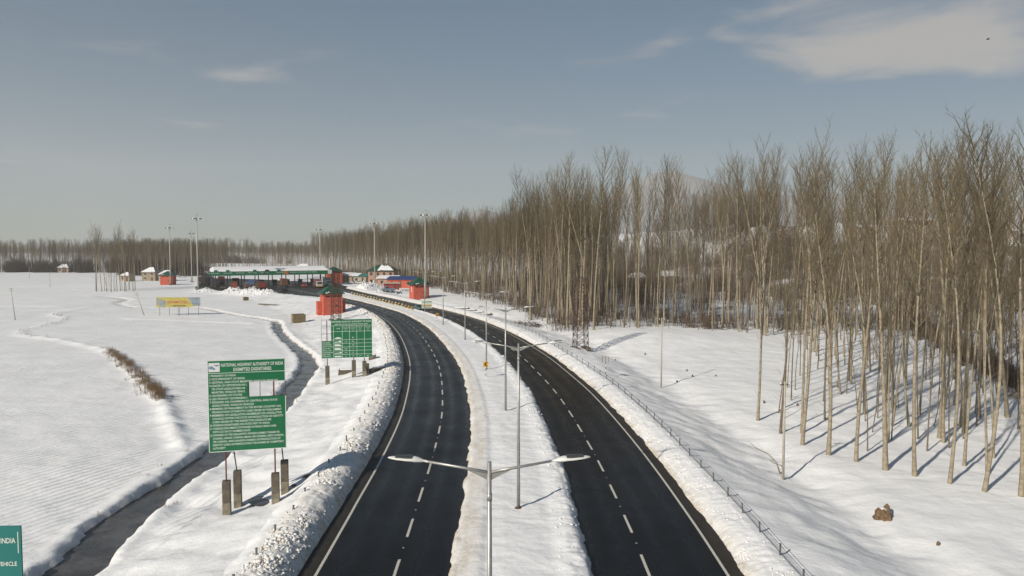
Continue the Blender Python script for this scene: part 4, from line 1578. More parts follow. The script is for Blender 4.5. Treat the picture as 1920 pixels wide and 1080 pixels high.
veh = [[(0, 0), (0.02, .14), (.16, .18), (.26, .28), (.58, .28), (.72, .17), (.84, .13), (.84, 0)],
       [(0, .02), (0, .16), (.52, .16), (.54, .34), (.72, .34), (.84, .16), (.84, .02)],
       [(0, 0), (0, .34), (.55, .34), (.75, .22), (.84, .1), (.84, 0)], [(0, 0), (0, .33), (.6, .33), (.84, .18), (.84, 0)],
       [(0, .02), (0, .12), (.6, .14), (.64, .32), (.78, .32), (.84, .15), (.84, .02)], [(0, 0), (0, .26), (.74, .26), (.84, .12), (.84, 0)]]
for k, pg in enumerate(veh):
    m.add([(cols[0] + 0.11 + p[0], yb - 0.004, rz_[k] - 0.03 + p[1] * 0.68) for p in pg], [tuple(range(len(pg)))])
m.build('vehicle_symbols', SIGNW, s2)
m = MB()
for z in (gzz + 0.02, gzz + 0.92, gzz + 1.80, z1 - 0.02):
    m.box(((x0 + gx) / 2, 0, z), (gx - x0, 0.03, 0.035))
for x in (x0 + 0.02,):
    m.box((x, 0, (gzz + z1) / 2), (0.035, 0.03, z1 - gzz))
m.build('panel_frame', DARKST, s2)
g2 = lambda lx, ly: gz(S2[0] + lx * math.cos(R(13)) - ly * math.sin(R(13)), S2[1] + lx * math.sin(R(13)) + ly * math.cos(R(13)))
for lx, ly, pt in ((-2.42, 0.08, 2.35), (0.80, 0.08, 2.1), (2.1, 0.08, 1.9), (2.45, 1.1, 1.4)):
    if ly < 1:
        MB().tube([(lx, ly, 1.0), (lx, ly, z1 - 0.1)], 0.055, 6).build('upright', MAROON, s2)
    a = g2(lx, ly)
    pillar(s2, lx, ly, a - 0.4, a + pt, 0.52)
for (x, y, rz, sz, lab) in ((-17.0, 92.0, R(52), (3.4, 0.5, 0.5), 'long dark concrete beam lying behind the toll rate sign'),
                            (-22.0, 94.5, R(10), (1.9, 1.0, 0.7), 'low concrete block half buried under the toll rate sign'),
                            (-20.2, 103.5, R(5), (1.0, 0.8, 0.8), 'tan concrete block peeping over the toll rate sign')):
    m = MB()
    m.box((0, 0, sz[2] / 2 - 0.1), sz, taper=0.94)
    m.box((0.05 * sz[0], 0.03, sz[2] - 0.1 + 0.05), (sz[0] * 0.86, sz[1] * 0.8, 0.10), mi=1, taper=0.8)
    o = m.build('concrete_block', [CONCW, PLAIN_SNOW])
    o.location = (x, y, gz(x, y))
    o.rotation_euler = (0, 0, rz)
    tag(o, lab, 'concrete')

# sign 3: only its right end is in the picture
s3 = thing('road_sign', (-16.34, 20.0, -0.02), R(3), 'teal sign cut off at the lower left corner of the picture', 'road sign')
m = MB()
m.box((0, 0, 5.4), (4.7, 0.05, 5.5))
m.build('sign_board', TEAL, s3)
m = MB()
line_of_text(s3, SIGNW, 'AUTHORITY OF INDIA', 2.20, 7.66, 0.15, yb - 0.003, 1.55, 'r')
line_of_text(s3, SIGNW, 'VEHICLE', 2.22, 7.00, 0.12, yb - 0.003, 0.54, 'r')
rect(m, 2.26, 2.28, 7.36, 7.98, yb - 0.002)
m.build('edge_stripe', SIGNW, s3)
for lx in (-1.5, 1.5):
    MB().tube([(lx, 0.08, -0.6), (lx, 0.08, 8.0)], 0.06, 6).build('upright', MAROON, s3)


# chevron signs
def chevron(x, y, rz, lab):
    t = thing('chevron_sign', (x, y, 0.33), rz, lab, 'road sign', 'yellow chevron signs')
    pm = MB()
    for k in range(5):
        pm.tube([(0, 0, 0.28 * k - 0.02), (0, 0, 0.28 * k + 0.28)], 0.035, 8, mi=k % 2)
    pm.build('post', [SIGNW, BLACK], t)
    MB().box((0, 0, 1.66), (0.62, 0.03, 0.66)).build('sign_plate', YELLOW, t)
    c = MB()
    c.add([(0.02, -0.02, 1.92), (0.22, -0.02, 1.92), (0.0, -0.02, 1.66), (0.22, -0.02, 1.40), (0.02, -0.02, 1.40), (-0.22, -0.02, 1.66)],
          [(0, 5, 2, 1), (5, 4, 3, 2)])
    c.build('arrow', BLACK, t)
    return t


chevron(-3.19, 87.0, R(5), 'yellow chevron sign with a black left arrow, nearer of the two on the median')
chevron(-16.0, 153.0, R(15), 'yellow chevron sign farther along the median by the bend')


# plain boards and poles on the right
t = thing('road_sign', (11.6, 88.6, gz(11.6, 88.6)), R(-20), 'small square sign seen from behind beside the wire fence', 'road sign')
pm = MB()
for k in range(6):
    pm.tube([(0, 0, 0.3 * k - 0.1), (0, 0, 0.3 * k + 0.2)], 0.035, 8, mi=k % 2)
pm.build('post', [SIGNW, BLACK], t)
m = MB()
m.box((0, 0, 2.05), (0.75, 0.03, 0.70))
m.build('sign_plate', SIGNBACK, t)
m = MB()
for x in (-0.37, 0.0, 0.37):
    m.box((x, -0.03, 2.05), (0.04, 0.03, 0.72))
m.build('stiffener', DARKST, t)


def utility_pole(x, y, h, lab, lean=(0, 0), arms=1, grp='utility poles'):
    t = thing('utility_pole', (x, y, gz(x, y) - 0.1), random.uniform(-0.3, 0.3), lab, 'pole', grp)
    t.rotation_euler[0], t.rotation_euler[1] = lean
    MB().tube([(0, 0, 0), (0, 0, h * 0.55), (0, 0, h)], [0.10, 0.08, 0.06], 8).build('pole', mat('pole_grey', (0.42, 0.38, 0.31), 0.7, noise=0.2), t, True)
    for k in range(arms):
        z = h - 0.25 - 0.5 * k
        MB().box((0, 0, z), (1.1 if arms > 1 else 0.7, 0.06, 0.07)).build('crossarm', DARKST, t)
        for s in (-1, 1):
            MB().tube([(s * (0.5 if arms > 1 else 0.3), 0, z + 0.03), (s * (0.5 if arms > 1 else 0.3), 0, z + 0.2)], [0.045, 0.03], 6).build('insulator', SIGNW, t)


utility_pole(20.5, 53.6, 7.6, 'grey utility pole at the near corner of the poplar plantation')
utility_pole(18.6, 89.0, 8.8, 'slim tan utility pole standing alone in the snowy clearing')
utility_pole(-120.5, 174, 8.0, 'leaning wooden pole at the far left edge of the field', (0, -0.12), 2)
utility_pole(-95.3, 186, 6.4, 'leaning pole just left of the yellow billboard', (0, -0.30), 2)
for k, (x, y) in enumerate(((-250, 300), (-212, 330), (-330, 420), (-400, 430), (-285, 425))):
    utility_pole(x, y, 7.0, 'thin distant pole in the far left fields', (0, 0), 2, 'thin poles in the far left fields')


# ---------------------------------------------------------------- wire fence along the right carriageway
FX = catmull([(13.6, 20), (13.5, 34.4), (13.5, 43), (13.3, 51), (13.0, 61), (12.5, 70), (11.85, 78.5), (11.25, 84.3), (9.85, 93.9), (7.9, 105.8), (5.4, 121.3), (2.2, 138), (-1.2, 151)], 8)
fn = thing('wire_fence', (13.5, 34.0, 0), 0, 'low wire fence with short dark posts along the right snow bank', 'fence')
S = np.concatenate([[0], np.cumsum(np.hypot(np.diff(FX[:, 0]), np.diff(FX[:, 1])))])
pm = MB()
pm.box((0, 0, 0.40), (0.085, 0.085, 1.0))
pm.box((0, 0, 0.92), (0.11, 0.11, 0.05))
pmesh = pm.mesh('fence_post', mat('fence_post_grey', (0.12, 0.12, 0.13), 0.7, noise=0.4))
wires = {0.35: [], 0.75: []}
s = 1.0
while s < S[-1]:
    x, y = float(np.interp(s, S, FX[:, 0])), float(np.interp(s, S, FX[:, 1]))
    z = gz(x, y) - 0.12
    o = link('fence_post', pmesh, fn)
    o.location = (x - 13.5, y - 34.0, z)
    o.scale = (0.8, 0.8, 0.85)
    o.rotation_euler = (random.gauss(0, .05), random.gauss(0, .05), 0)
    for w in wires:
        wires[w].append((x - 13.5, y - 34.0, z + w))
    s += 2.9
for w, pts in wires.items():
    MB().tube(pts, 0.012, 4, caps=False).build('wire', DARKST, fn)
# buried fence on the left bank
fb = thing('buried_fence', (-12, 40, 0), 0, 'row of short posts poking out of the ploughed snow ridge on the left', 'fence')
for s in np.arange(26, 130, 3.1):
    px, py = at_off(LC, np.array([s]), np.array([-(L_LEFT + 2.25)]))
    o = link('fence_post', pmesh, fb)
    o.location = (float(px[0, 0]) + 12, float(py[0, 0]) - 40, 0.12 + random.uniform(-0.06, 0.10))
    o.rotation_euler = (random.gauss(0, .06), random.gauss(0, .06), 0)


# ---------------------------------------------------------------- lattice towers
def lattice(x, y, h, w0, w1, lab, rz):
    t = thing('lattice_tower', (x, y, gz(x, y) - 0.1), rz, lab, 'tower', 'rusty lattice towers')
    n = int(h / 1.1)
    wd = lambda z: w0 + (w1 - w0) * z / h
    for sx in (-1, 1):
        for sy in (-1, 1):
            MB().tube([(sx * w0 / 2, sy * w0 / 2, 0), (sx * w1 / 2, sy * w1 / 2, h)], 0.075, 4).build('leg', RUST, t)
    for side in range(4):
        m = MB()
        c, s_ = math.cos(side * math.pi / 2), math.sin(side * math.pi / 2)
        for k in range(n):
            za, zb = h * k / n, h * (k + 1) / n
            a, b = wd(za) / 2, wd(zb) / 2
            P1, P2 = (-a, -a, za), (b, -b, zb)
            P3, P4 = (a, -a, za), (-b, -b, zb)
            rot = lambda p: (p[0] * c - p[1] * s_, p[0] * s_ + p[1] * c, p[2])
            m.tube([rot(P1), rot(P2)], 0.04, 4, caps=False)
            m.tube([rot(P3), rot(P4)], 0.04, 4, caps=False)
            m.tube([rot(P4), rot(P2)], 0.04, 4, caps=False)
        m.build('bracing', RUST, t)
    for sx in (-1, 1):
        MB().box((sx * w0 / 2, 0, 0.15), (0.7, w0 + 0.7, 0.5)).build('footing', CONCW, t)


lattice(11.2, 117.0, 11.7, 2.0, 1.5, 'rusty lattice tower without arms at the edge of the wood', R(15))
lattice(-40.6, 165.5, 11.0, 1.9, 1.4, 'rusty lattice tower standing in front of the nearest red hut', R(30))

# ---------------------------------------------------------------- red guard huts
def hut(x, y, w, d, h, rz, lab, annex=True, roof_h=2.1, over=0.55):
    t = thing('guard_hut', (x, y, gz(x, y)), rz, lab, 'hut', 'red huts with green pyramid roofs')
    m = MB()
    m.box((0, 0, h / 2 - 0.4), (w, d, h + 0.8))
    m.build('wall', REDWALL, t)
    for sx in (-1, 1):
        if annex:
            MB().box((sx * (w / 2 + 0.55), d * 0.12, h * 0.30), (1.1, d * 0.5, h * 0.62)).build('annex', REDWALL, t)
    r_ = MB()
    a, b = w / 2 + over, d / 2 + over
    r_.add([(-a, -b, h), (a, -b, h), (a, b, h), (-a, b, h), (-0.25, 0, h + roof_h), (0.25, 0, h + roof_h),
            (-a, -b, h - 0.14), (a, -b, h - 0.14), (a, b, h - 0.14), (-a, b, h - 0.14)],
           [(0, 1, 5, 4), (1, 2, 5), (2, 3, 4, 5), (3, 0, 4), (6, 7, 1, 0), (7, 8, 2, 1), (8, 9, 3, 2), (9, 6, 0, 3), (9, 8, 7, 6)])
    rf = r_.build('roof', DKGREEN, t)
    m = MB()
    for k in range(9):
        x_ = -a + 2 * a * (k + 0.5) / 9
        m.box((x_, -b * (0.5 + 0.5 * abs(x_) / a) * 0.5 - b * 0.25, h + 0.02 + roof_h * 0.25 * (1 - abs(x_) / a)), (0.05, 0.05, 0.05))
    m2 = MB()
    m2.box((-a * 0.55, -b + 0.25, h + 0.22), (0.5, 0.4, 0.22), taper=0.6)
    m2.box((-a * 0.35, -b + 0.45, h + 0.36), (0.35, 0.4, 0.2), taper=0.6)
    m2.build('snow_patch', PLAIN_SNOW, rf)
    for face, cx_ in (('f', -w * 0.28), ('f', w * 0.08), ('f', w * 0.32), ('l', -d * 0.2), ('l', d * 0.2)):
        if face == 'f':
            MB().box((cx_, -d / 2 - 0.012, h - 0.72), (0.75, 0.06, 0.26)).build('vent', BLACK, t)
        else:
            MB().box((-w / 2 - 0.012, cx_, h - 0.72), (0.06, 0.75, 0.26)).build('vent', BLACK, t)
    MB().box((w * 0.16, -d / 2 - 0.01, h * 0.42), (0.5, 0.05, 0.32)).build('vent', BLACK, t)
    return t


RH = R(24)
hut(-45.7, 181.5, 4.7, 5.4, 5.4, RH, 'red hut with green roof in the middle, nearest to the camera')
h2 = hut(-32.2, 249.0, 5.4, 5.6, 5.0, RH, 'red hut with green roof right of the toll plaza at the foot of a mast', False, 2.4, 0.7)
MB().box((-2.72, -0.3, 3.1), (0.06, 0.5, 1.9)).build('white_notice', SIGNW, h2)
hut(-162.5, 340, 5.6, 5.0, 4.6, R(8), 'red hut with green roof at the far left beside two masts', False, 1.9)
hut(-84.5, 341, 7.0, 6.0, 6.2, RH, 'red hut with green roof behind the right end of the toll canopy', False, 2.0)


# ---------------------------------------------------------------- high masts
def mast(x, y, h, lab):
    t = thing('high_mast_light', (x, y, gz(x, y) - 0.1), random.uniform(0, 1), lab, 'mast', 'high mast floodlights round the toll plaza')
    MB().tube([(0, 0, 0), (0, 0, h * 0.5), (0, 0, h)], [0.34, 0.24, 0.14], 10).build('pole', mat('mast_grey', (0.42, 0.41, 0.37), 0.6, 0.2, noise=0.15), t, True)
    MB().box((0, 0, 0.2), (1.5, 1.5, 0.5)).build('footing', CONCW, t)
    rg = MB()
    for zz_, rr in ((h - 0.6, 1.1), (h + 0.9, 0.7)):
        pts = [(math.cos(a) * rr, math.sin(a) * rr, zz_) for a in np.linspace(0, 2 * math.pi, 13)]
        rg.tube(pts, 0.06, 4, caps=False)
    for k in range(4):
        a = k * math.pi / 2
        rg.tube([(0, 0, h - 0.6), (math.cos(a) * 1.1, math.sin(a) * 1.1, h - 0.6)], 0.05, 4)
    rg.tube([(0, 0, h - 0.2), (0, 0, h + 1.4)], 0.06, 5)
    rg.build('carrier_ring', GALV, t)
    for k in range(8):
        a = k * math.pi / 4
        MB().box((math.cos(a) * 1.45, math.sin(a) * 1.45, h - 0.65), (0.75, 0.65, 0.42), a).build('floodlight', HEADW if k % 2 else FINS, t)


mast(-29.6, 246.2, 29.2, 'tall floodlight mast right in front of the red hut by the wood')
mast(-59.0, 309.5, 27.5, 'floodlight mast in front of the two-storey house with the green roof')
mast(-88.6, 333.0, 26.0, 'floodlight mast rising behind the toll canopy near its right end')
mast(-124.2, 284.5, 29.0, 'floodlight mast at the left end of the toll canopy, tallest on the left')
mast(-160.2, 337.6, 27.5, 'floodlight mast close beside the far left red hut')
mast(-163.3, 367.0, 25.5, 'floodlight mast set back between the two other left masts')

# ---------------------------------------------------------------- toll canopy
ta = math.atan2(22, 43.7)
tc0 = thing('toll_canopy', (-102, 307, 0), ta, 'long green toll plaza canopy with a snow-covered roof spanning the road', 'toll plaza')
TL, TD = 50.0, 15.0
hx = TL / 2
m = MB()
m.box((0, TD / 2, 6.1), (TL - 0.5, TD - 0.5, 0.5))
m.build('roof_deck', DARKST, tc0)
m = MB()
nsx = 60
prof = [(-0.15, 6.72), (0.1, 7.02), (2.0, 7.45), (TD * 0.5, 8.55), (TD - 1, 7.3), (TD + 0.1, 6.75), (TD, 6.35), (0.0, 6.35)]
vs, fs = [], []
for i in range(nsx + 1):
    x = -hx + TL * i / nsx
    e = min(1, (hx - abs(x)) / 1.6)
    for (py, pz) in prof:
        vs.append((x, py + 0.10 * (random.random() - 0.5), 6.35 + (pz - 6.35) * (0.35 + 0.65 * e) + (0.07 * (random.random() - 0.5) if pz > 6.5 else 0)))
npf = len(prof)
for i in range(nsx):
    for k in range(npf):
        fs.append((i * npf + k, i * npf + (k + 1) % npf, (i + 1) * npf + (k + 1) % npf, (i + 1) * npf + k))
fs += [tuple(range(npf)), tuple(nsx * npf + k for k in range(npf))]
m.add(vs, fs)
m.build('roof_snow', PLAIN_SNOW, tc0, True)
FG = mat('fascia_green', (0.010, 0.17, 0.075), 0.45, noise=0.25, nscale=0.6)
for k in range(10):
    xa = -hx + (TL - 1.8) * k / 10
    m = MB()
    m.box((xa + (TL - 1.8) / 20, -0.12, 5.80), ((TL - 1.8) / 10 - 0.04, 0.22, 1.7))
    m.build('fascia_panel', FG, tc0)
MB().box((hx - 0.9, -0.12, 6.0), (1.75, 0.24, 1.75)).build('fascia_panel', SIGNW, tc0)
line_of_text(tc0, SIGNW, 'NATIONAL HIGHWAYS AUTHORITY OF INDIA', 1.5, 5.80, 0.48, -0.236, 17)
for k in range(5):
    line_of_text(tc0, SIGNW, ('KEEP LANE', 'CAR LANE', 'TRUCK LANE', 'FAST TAG', 'CASH LANE')[k], -hx + 0.5 + k * 4.82, 5.80, 0.45, -0.236, 3.4)
for k, xx in enumerate((-22.6, -18.0, -7.4, -2.4, 2.4)):
    m = MB()
    m.box((xx, -0.15, 7.0), (1.3, 0.2, 0.62))
    m.build('lane_signal', FG if k != 3 else BLACK, tc0)
MB().box((5.5, -0.36, 5.9), (1.7, 0.2, 1.5)).build('orange_notice', mat('orange_sheet', (0.42, 0.16, 0.03), 0.6), tc0)
MB().extrude([(0, 6.4), (TD * 0.5, 8.4), (TD, 6.4)], lambda p, k: (-hx - 0.06 + 0.05 * k, p[0], p[1])).build('gable', DARKST, tc0)
for k in range(9):
    xx = -hx + 2.4 + k * (TL - 4.8) / 8
    for yy in (2.0, TD - 2.0):
        MB().tube([(xx, yy, -0.1), (xx, yy, 5.9)], 0.2, 8).build('column', mat('column_dark', (0.035, 0.04, 0.04), 0.5), tc0)
for k in range(8):      # booths stand on their own islands
    xx = -hx + 5.2 + k * (TL - 10) / 7.4
    c, s_ = math.cos(ta), math.sin(ta)
    bx_, by_ = -102 + xx * c - 7.5 * s_, 307 + xx * s_ + 7.5 * c
    b = thing('toll_booth', (bx_, by_, 0), ta, 'small dark glazed toll booth under the canopy', 'booth', 'toll booths under the canopy')
    MB().box((0, 0, 0.10), (1.9, 12.0, 0.26)).build('island', CONC, b)
    MB().box((0, 0, 0.75), (1.5, 2.6, 1.1)).build('body', mat('booth_grey', (0.20, 0.22, 0.22), 0.6), b)
    MB().box((0, 0, 1.9), (1.44, 2.5, 1.2)).build('window', GLASS, b)
    MB().box((0, 0, 2.6), (1.8, 3.0, 0.2)).build('roof', DARKST, b)


# ---------------------------------------------------------------- vehicles
def wheel(parent, x, y, r, w):
    m = MB()
    m.tube([(x - w / 2, y, r), (x + w / 2, y, r)], r, 14)
    o = m.build('wheel', TYRE, parent)
    MB().tube([(x - w / 2 - 0.01, y, r), (x + w / 2 + 0.01, y, r)], r * 0.5, 10).build('rim', GALV, o)


def truck(x, y, heading, cab, cargo, lab, tarp=None, ch=2.5, cl=5.4, box=False, tail=None):
    """nose toward +y locally"""
    t = thing('truck', (x, y, 0.0), heading, lab, 'truck', 'vehicles at the toll plaza')
    cm = mat('cab_%g_%g_%g' % cab, cab, 0.5, noise=0.2)
    gm = mat('cargo_%g_%g_%g' % cargo, cargo, 0.75, noise=0.4, nscale=2)
    MB().box((0, 0, 0.75), (0.9, cl + 2.3, 0.28)).build('chassis', DARKST, t)
    c = MB()
    yn = cl / 2 + 1.5
    c.extrude([(cl / 2 - 0.25, 0.7), (yn, 0.7), (yn + 0.05, 1.6), (yn - 0.25, 2.65), (cl / 2 - 0.25, 2.75)], lambda p, k: (-1.15 + 2.3 * k, p[0], p[1]))
    cb = c.build('cab', cm, t)
    MB().add([(-1.0, yn + 0.06, 1.65), (1.0, yn + 0.06, 1.65), (0.95, yn - 0.2, 2.5), (-0.95, yn - 0.2, 2.5)], [(3, 2, 1, 0)]).build('windscreen', GLASS, cb)
    for s in (-1, 1):
        MB().box((s * 1.155, cl / 2 + 0.75, 2.0), (0.02, 0.8, 0.7)).build('window', GLASS, cb)
        MB().tube([(s * 0.8, yn + 0.02, 0.98), (s * 0.8, yn + 0.08, 0.98)], 0.15, 8).build('headlight', SIGNW, cb)
    MB().box((0, yn + 0.1, 0.72), (2.3, 0.18, 0.28)).build('bumper', YELLOW if cab[0] > .3 else DARKST, t)
    MB().box((0, -0.45, 0.95 + ch / 2), (2.4, cl, ch)).build('cargo_body', gm, t)
    rib = MB()
    for k in range(6):
        yy = -0.45 - cl / 2 + (k + 0.5) * cl / 6
        for s in (-1, 1):
            rib.box((s * 1.23, yy, 0.95 + ch / 2), (0.08, 0.12, ch))
    rib.build('cargo_ribs', gm, t)
    if tail:
        MB().box((0, -0.45 - cl / 2 - 0.03, 0.95 + ch * 0.5), (2.1, 0.06, ch * 0.75)).build('tailgate', mat('tail_%g_%g_%g' % tail, tail, 0.6, noise=0.3, nscale=3), t)
    if tarp:
        tm = mat('tarp_%g_%g_%g' % tarp, tarp, 0.7, noise=0.25, nscale=1.5)
        q = MB()
        vs, fs = [], []
        for i in range(9):
            yy = -0.45 - cl / 2 - 0.1 + (cl + 0.2) * i / 8
            for k in range(9):
                a = math.pi * k / 8
                vs.append((math.cos(a) * 1.32, yy, 0.95 + ch * 0.75 + math.sin(a) * (0.95 + 0.12 * math.sin(i * 2.1)) - (0.5 if k in (0, 8) else 0)))
        for i in range(8):
            for k in range(8):
                fs.append((i * 9 + k, i * 9 + k + 1, (i + 1) * 9 + k + 1, (i + 1) * 9 + k))
        fs += [tuple(range(9)), tuple(72 + k for k in range(9))]
        q.add(vs, fs).build('tarpaulin', tm, t)
    for yy in (cl / 2 + 0.7, -cl / 2 + 0.4, -cl / 2 + 1.6):
        for s in (-1, 1):
            wheel(t, s * 0.98, yy, 0.5, 0.34)
    return t


HD = R(26)         # along the road, away from the camera
BR = (0.10, 0.055, 0.04)
truck(-142, 329, HD, (0.10, 0.05, 0.04), (0.085, 0.05, 0.045), 'dark brown truck, leftmost in the queue beyond the canopy')
truck(-136.5, 322, HD, (0.5, 0.48, 0.44), (0.055, 0.05, 0.05), 'dark truck with a pale cab next to the leftmost brown truck')
truck(-128.5, 318, HD, (0.12, 0.02, 0.02), (0.13, 0.025, 0.022), 'tall maroon truck at the left end of the canopy', None, 3.0)
truck(-125, 303, HD, (0.4, 0.38, 0.35), (0.05, 0.055, 0.075), 'dark blue truck with a yellow dirt heap beside it')
truck(-119.5, 311, HD, (0.3, 0.04, 0.03), (0.16, 0.05, 0.03), 'reddish truck under the canopy behind the tarpaulin truck')
truck(-107.2, 277, HD, (0.25, 0.12, 0.06), (0.115, 0.06, 0.042), 'brown truck with a red tail parked behind the snow heap', None, 2.6, 5.4, False, (0.30, 0.06, 0.04))
truck(-103.2, 286, R(50), (0.12, 0.05, 0.04), (0.05, 0.03, 0.035), 'truck covered by a bulging blue tarpaulin', (0.03, 0.075, 0.16), 2.3, 6.2)
truck(-97.5, 279, R(32), (0.2, 0.1, 0.06), (0.085, 0.05, 0.035), 'brown truck showing a bright red tailgate', None, 2.5, 5.6, False, (0.42, 0.05, 0.035))
truck(-96.2, 303, HD, (0.12, 0.07, 0.05), (0.20, 0.095, 0.055), 'orange-brown box truck below the orange notice', None, 2.7)
truck(-81.0, 300, HD + math.pi, (0.60, 0.58, 0.54), (0.22, 0.10, 0.10), 'truck with a white cab facing the camera under the right end of the canopy')
truck(-79.5, 309, HD + math.pi, (0.12, 0.16, 0.18), (0.055, 0.07, 0.08), 'dark slate truck at the right end of the canopy', None, 2.9)


def car(x, y, z, heading, col, lab, group=None, scale=1.0, pick=False, cat='car'):
    t = thing('pickup' if pick else 'car', (x, y, z), heading, lab, cat, group)
    t.scale = (scale,) * 3
    cm = mat('car_%g_%g_%g' % col, col, 0.3)
    side = [(-2.05, 0.35), (2.05, 0.35), (2.1, 0.75), (1.15, 0.95), (0.55, 1.45), (-0.75, 1.48), (-1.55, 1.0), (-2.1, 0.9)]
    if pick:
        side = [(-2.3, 0.4), (2.2, 0.4), (2.2, 0.95), (1.4, 1.05), (0.9, 1.72), (0.0, 1.75), (-0.1, 1.1), (-2.3, 1.1)]
    m = MB()
    m.extrude(side, lambda p, k: (-0.85 + 1.7 * k, p[0], p[1]))
    b = m.build('body', cm, t)
    bv = b.modifiers.new('soft', 'BEVEL')
    bv.width = 0.08
    bv.segments = 2
    for s in (-1, 1):
        pts = [(1.0, 1.0), (0.52, 1.38), (-0.70, 1.40), (-1.3, 1.02)] if not pick else [(1.25, 1.12), (0.85, 1.62), (0.05, 1.62), (0.0, 1.15)]
        MB().add([(s * 0.862, p[0], p[1]) for p in pts], [(0, 1, 2, 3) if s > 0 else (3, 2, 1, 0)]).build('window', GLASS, t)
    if not pick:
        MB().add([(-.7, 1.13, 1.02), (.7, 1.13, 1.02), (.62, 0.6, 1.44), (-.62, 0.6, 1.44)], [(3, 2, 1, 0)]).build('windscreen', GLASS, t)
        MB().add([(-.7, -1.56, 1.05), (.7, -1.56, 1.05), (.62, -0.82, 1.47), (-.62, -0.82, 1.47)], [(0, 1, 2, 3)]).build('rear_window', GLASS, t)
    for yy in (1.3, -1.3):
        for s in (-1, 1):
            wheel(t, s * 0.78, yy, 0.33, 0.2)
    for s in (-1, 1):
        MB().box((s * 0.6, 2.09, 0.68), (0.32, 0.08, 0.15)).build('headlight', SIGNW, t)
        MB().box((s * 0.65, -2.09, 0.75), (0.25, 0.08, 0.15)).build('tail_light', mat('tail_red', (0.35, 0.01, 0.01), 0.3), t)


GRPV = 'vehicles at the toll plaza'
car(-86.0, 271, 0.0, HD, (0.018, 0.02, 0.028), 'dark car driving toward the toll canopy on the left carriageway', GRPV, 1.15)
car(-87.5, 303, 0.0, HD + math.pi, (0.35, 0.02, 0.025), 'red car beside the white-cabbed truck', GRPV)
car(-24.4, 188.2, 0.0, R(205), (0.05, 0.115, 0.125), 'teal car driving toward the camera on the right carriageway', None)
car(-45.2, 262.5, gz(-45.2, 262.5) + 0.2, R(105), (0.13, 0.19, 0.23), 'grey-blue pickup parked in front of the red kiosk', None, 1.15, True, 'pickup')
car(-74.0, 331, 0.1, R(60), (0.45, 0.44, 0.42), 'white car parked by the pale sheds, left one', None)
car(-69.5, 329, 0.1, R(70), (0.42, 0.41, 0.40), 'white car parked by the pale sheds, right one', None)
rdv = random.Random(3)
for k in range(10):
    yy = 420 + k * 38 + rdv.uniform(-8, 8)
    xx = -186 - 0.435 * (yy - 420) + rdv.choice([-5, 4, -9])
    car(xx, yy, 0.0, R(24), (0.08, 0.08, 0.09) if k % 2 else (0.35, 0.34, 0.33), 'tiny distant vehicle on the straight road beyond the toll plaza', 'distant vehicles on the far road', 1.2)

# board on the median beside the teal car, and the painted drums along it
t = thing('notice_board', (-22.0, 185.5, 0.3), R(14), 'small white and yellow board on the median beside the teal car', 'board')
MB().box((0, 0, 1.35), (2.7, 0.06, 1.9)).build('board', SIGNW, t)
m = MB()
rect(m, -1.25, 1.25, 1.0, 1.3, -0.035)
m.build('yellow_band', YELLOW, t)
m = MB()
rect(m, -1.25, 1.25, 1.95, 2.2, -0.035)
rect(m, -1.0, 0.9, 0.62, 0.8, -0.035)
m.build('green_band', mat('pale_green', (0.16, 0.30, 0.12), 0.6), t)
for s in (-1, 1):
    MB().box((s * 0.9, 0.06, 0.4), (0.08, 0.06, 1.2)).build('post', DARKST, t)
drum_y = MB()
drum_y.tube([(0, 0, 0), (0, 0, 0.42)], [0.36, 0.33], 10, mi=0)
drum_y.tube([(0, 0, 0.42), (0, 0, 0.70)], [0.33, 0.31], 10, mi=1)
drum_y.tube([(0, 0, 0.70), (0, 0, 0.98)], [0.31, 0.28], 10, mi=0)
dm1 = drum_y.mesh('road_drum', [mat('drum_yellow', (0.50, 0.33, 0.07), 0.6, noise=0.3), BLACK])
dm2 = drum_y.mesh('road_drum', [mat('drum_pale', (0.52, 0.46, 0.28), 0.6, noise=0.3), mat('drum_brown', (0.12, 0.08, 0.05), 0.7)])
ORD = ['first', 'second', 'third', 'fourth', 'fifth', 'sixth', 'seventh', 'eighth', 'ninth', 'tenth', 'eleventh', 'twelfth', 'thirteenth', 'fourteenth',
       'fifteenth', 'sixteenth', 'seventeenth', 'eighteenth', 'nineteenth', 'twentieth', 'last']
for k in range(21):
    t = k / 20
    y = 187.0 + 60 * t ** 1.05
    xa, ya = at_off(RC, np.array([y]), np.array([-R_LEFT - 1.3]))
    o = link('road_drum', dm1 if k in (0, 1, 2, 4, 6, 8, 11, 15) else dm2)
    o.location = (float(xa[0, 0]), float(ya[0, 0]), 0.32)
    o.scale = (1, 1, random.uniform(0.9, 1.1))
    tag(o, ORD[k] + ' painted drum from the white board in the row along the median', 'drum', 'painted drums along the median')

# ---------------------------------------------------------------- buildings round the plaza
PINK = mat('pink_plaster', (0.40, 0.24, 0.18), 0.85, noise=0.2, nscale=0.8)
CREAM = mat('cream_plaster', (0.42, 0.36, 0.28), 0.85, noise=0.2, nscale=0.8)
BLUE = mat('blue_sheet', (0.015, 0.05, 0.20), 0.5, noise=0.2)
TEALR = mat('teal_sheet', (0.03, 0.19, 0.15), 0.5, noise=0.2)
TANW = mat('tan_wall', (0.30, 0.24, 0.17), 0.85, noise=0.2)


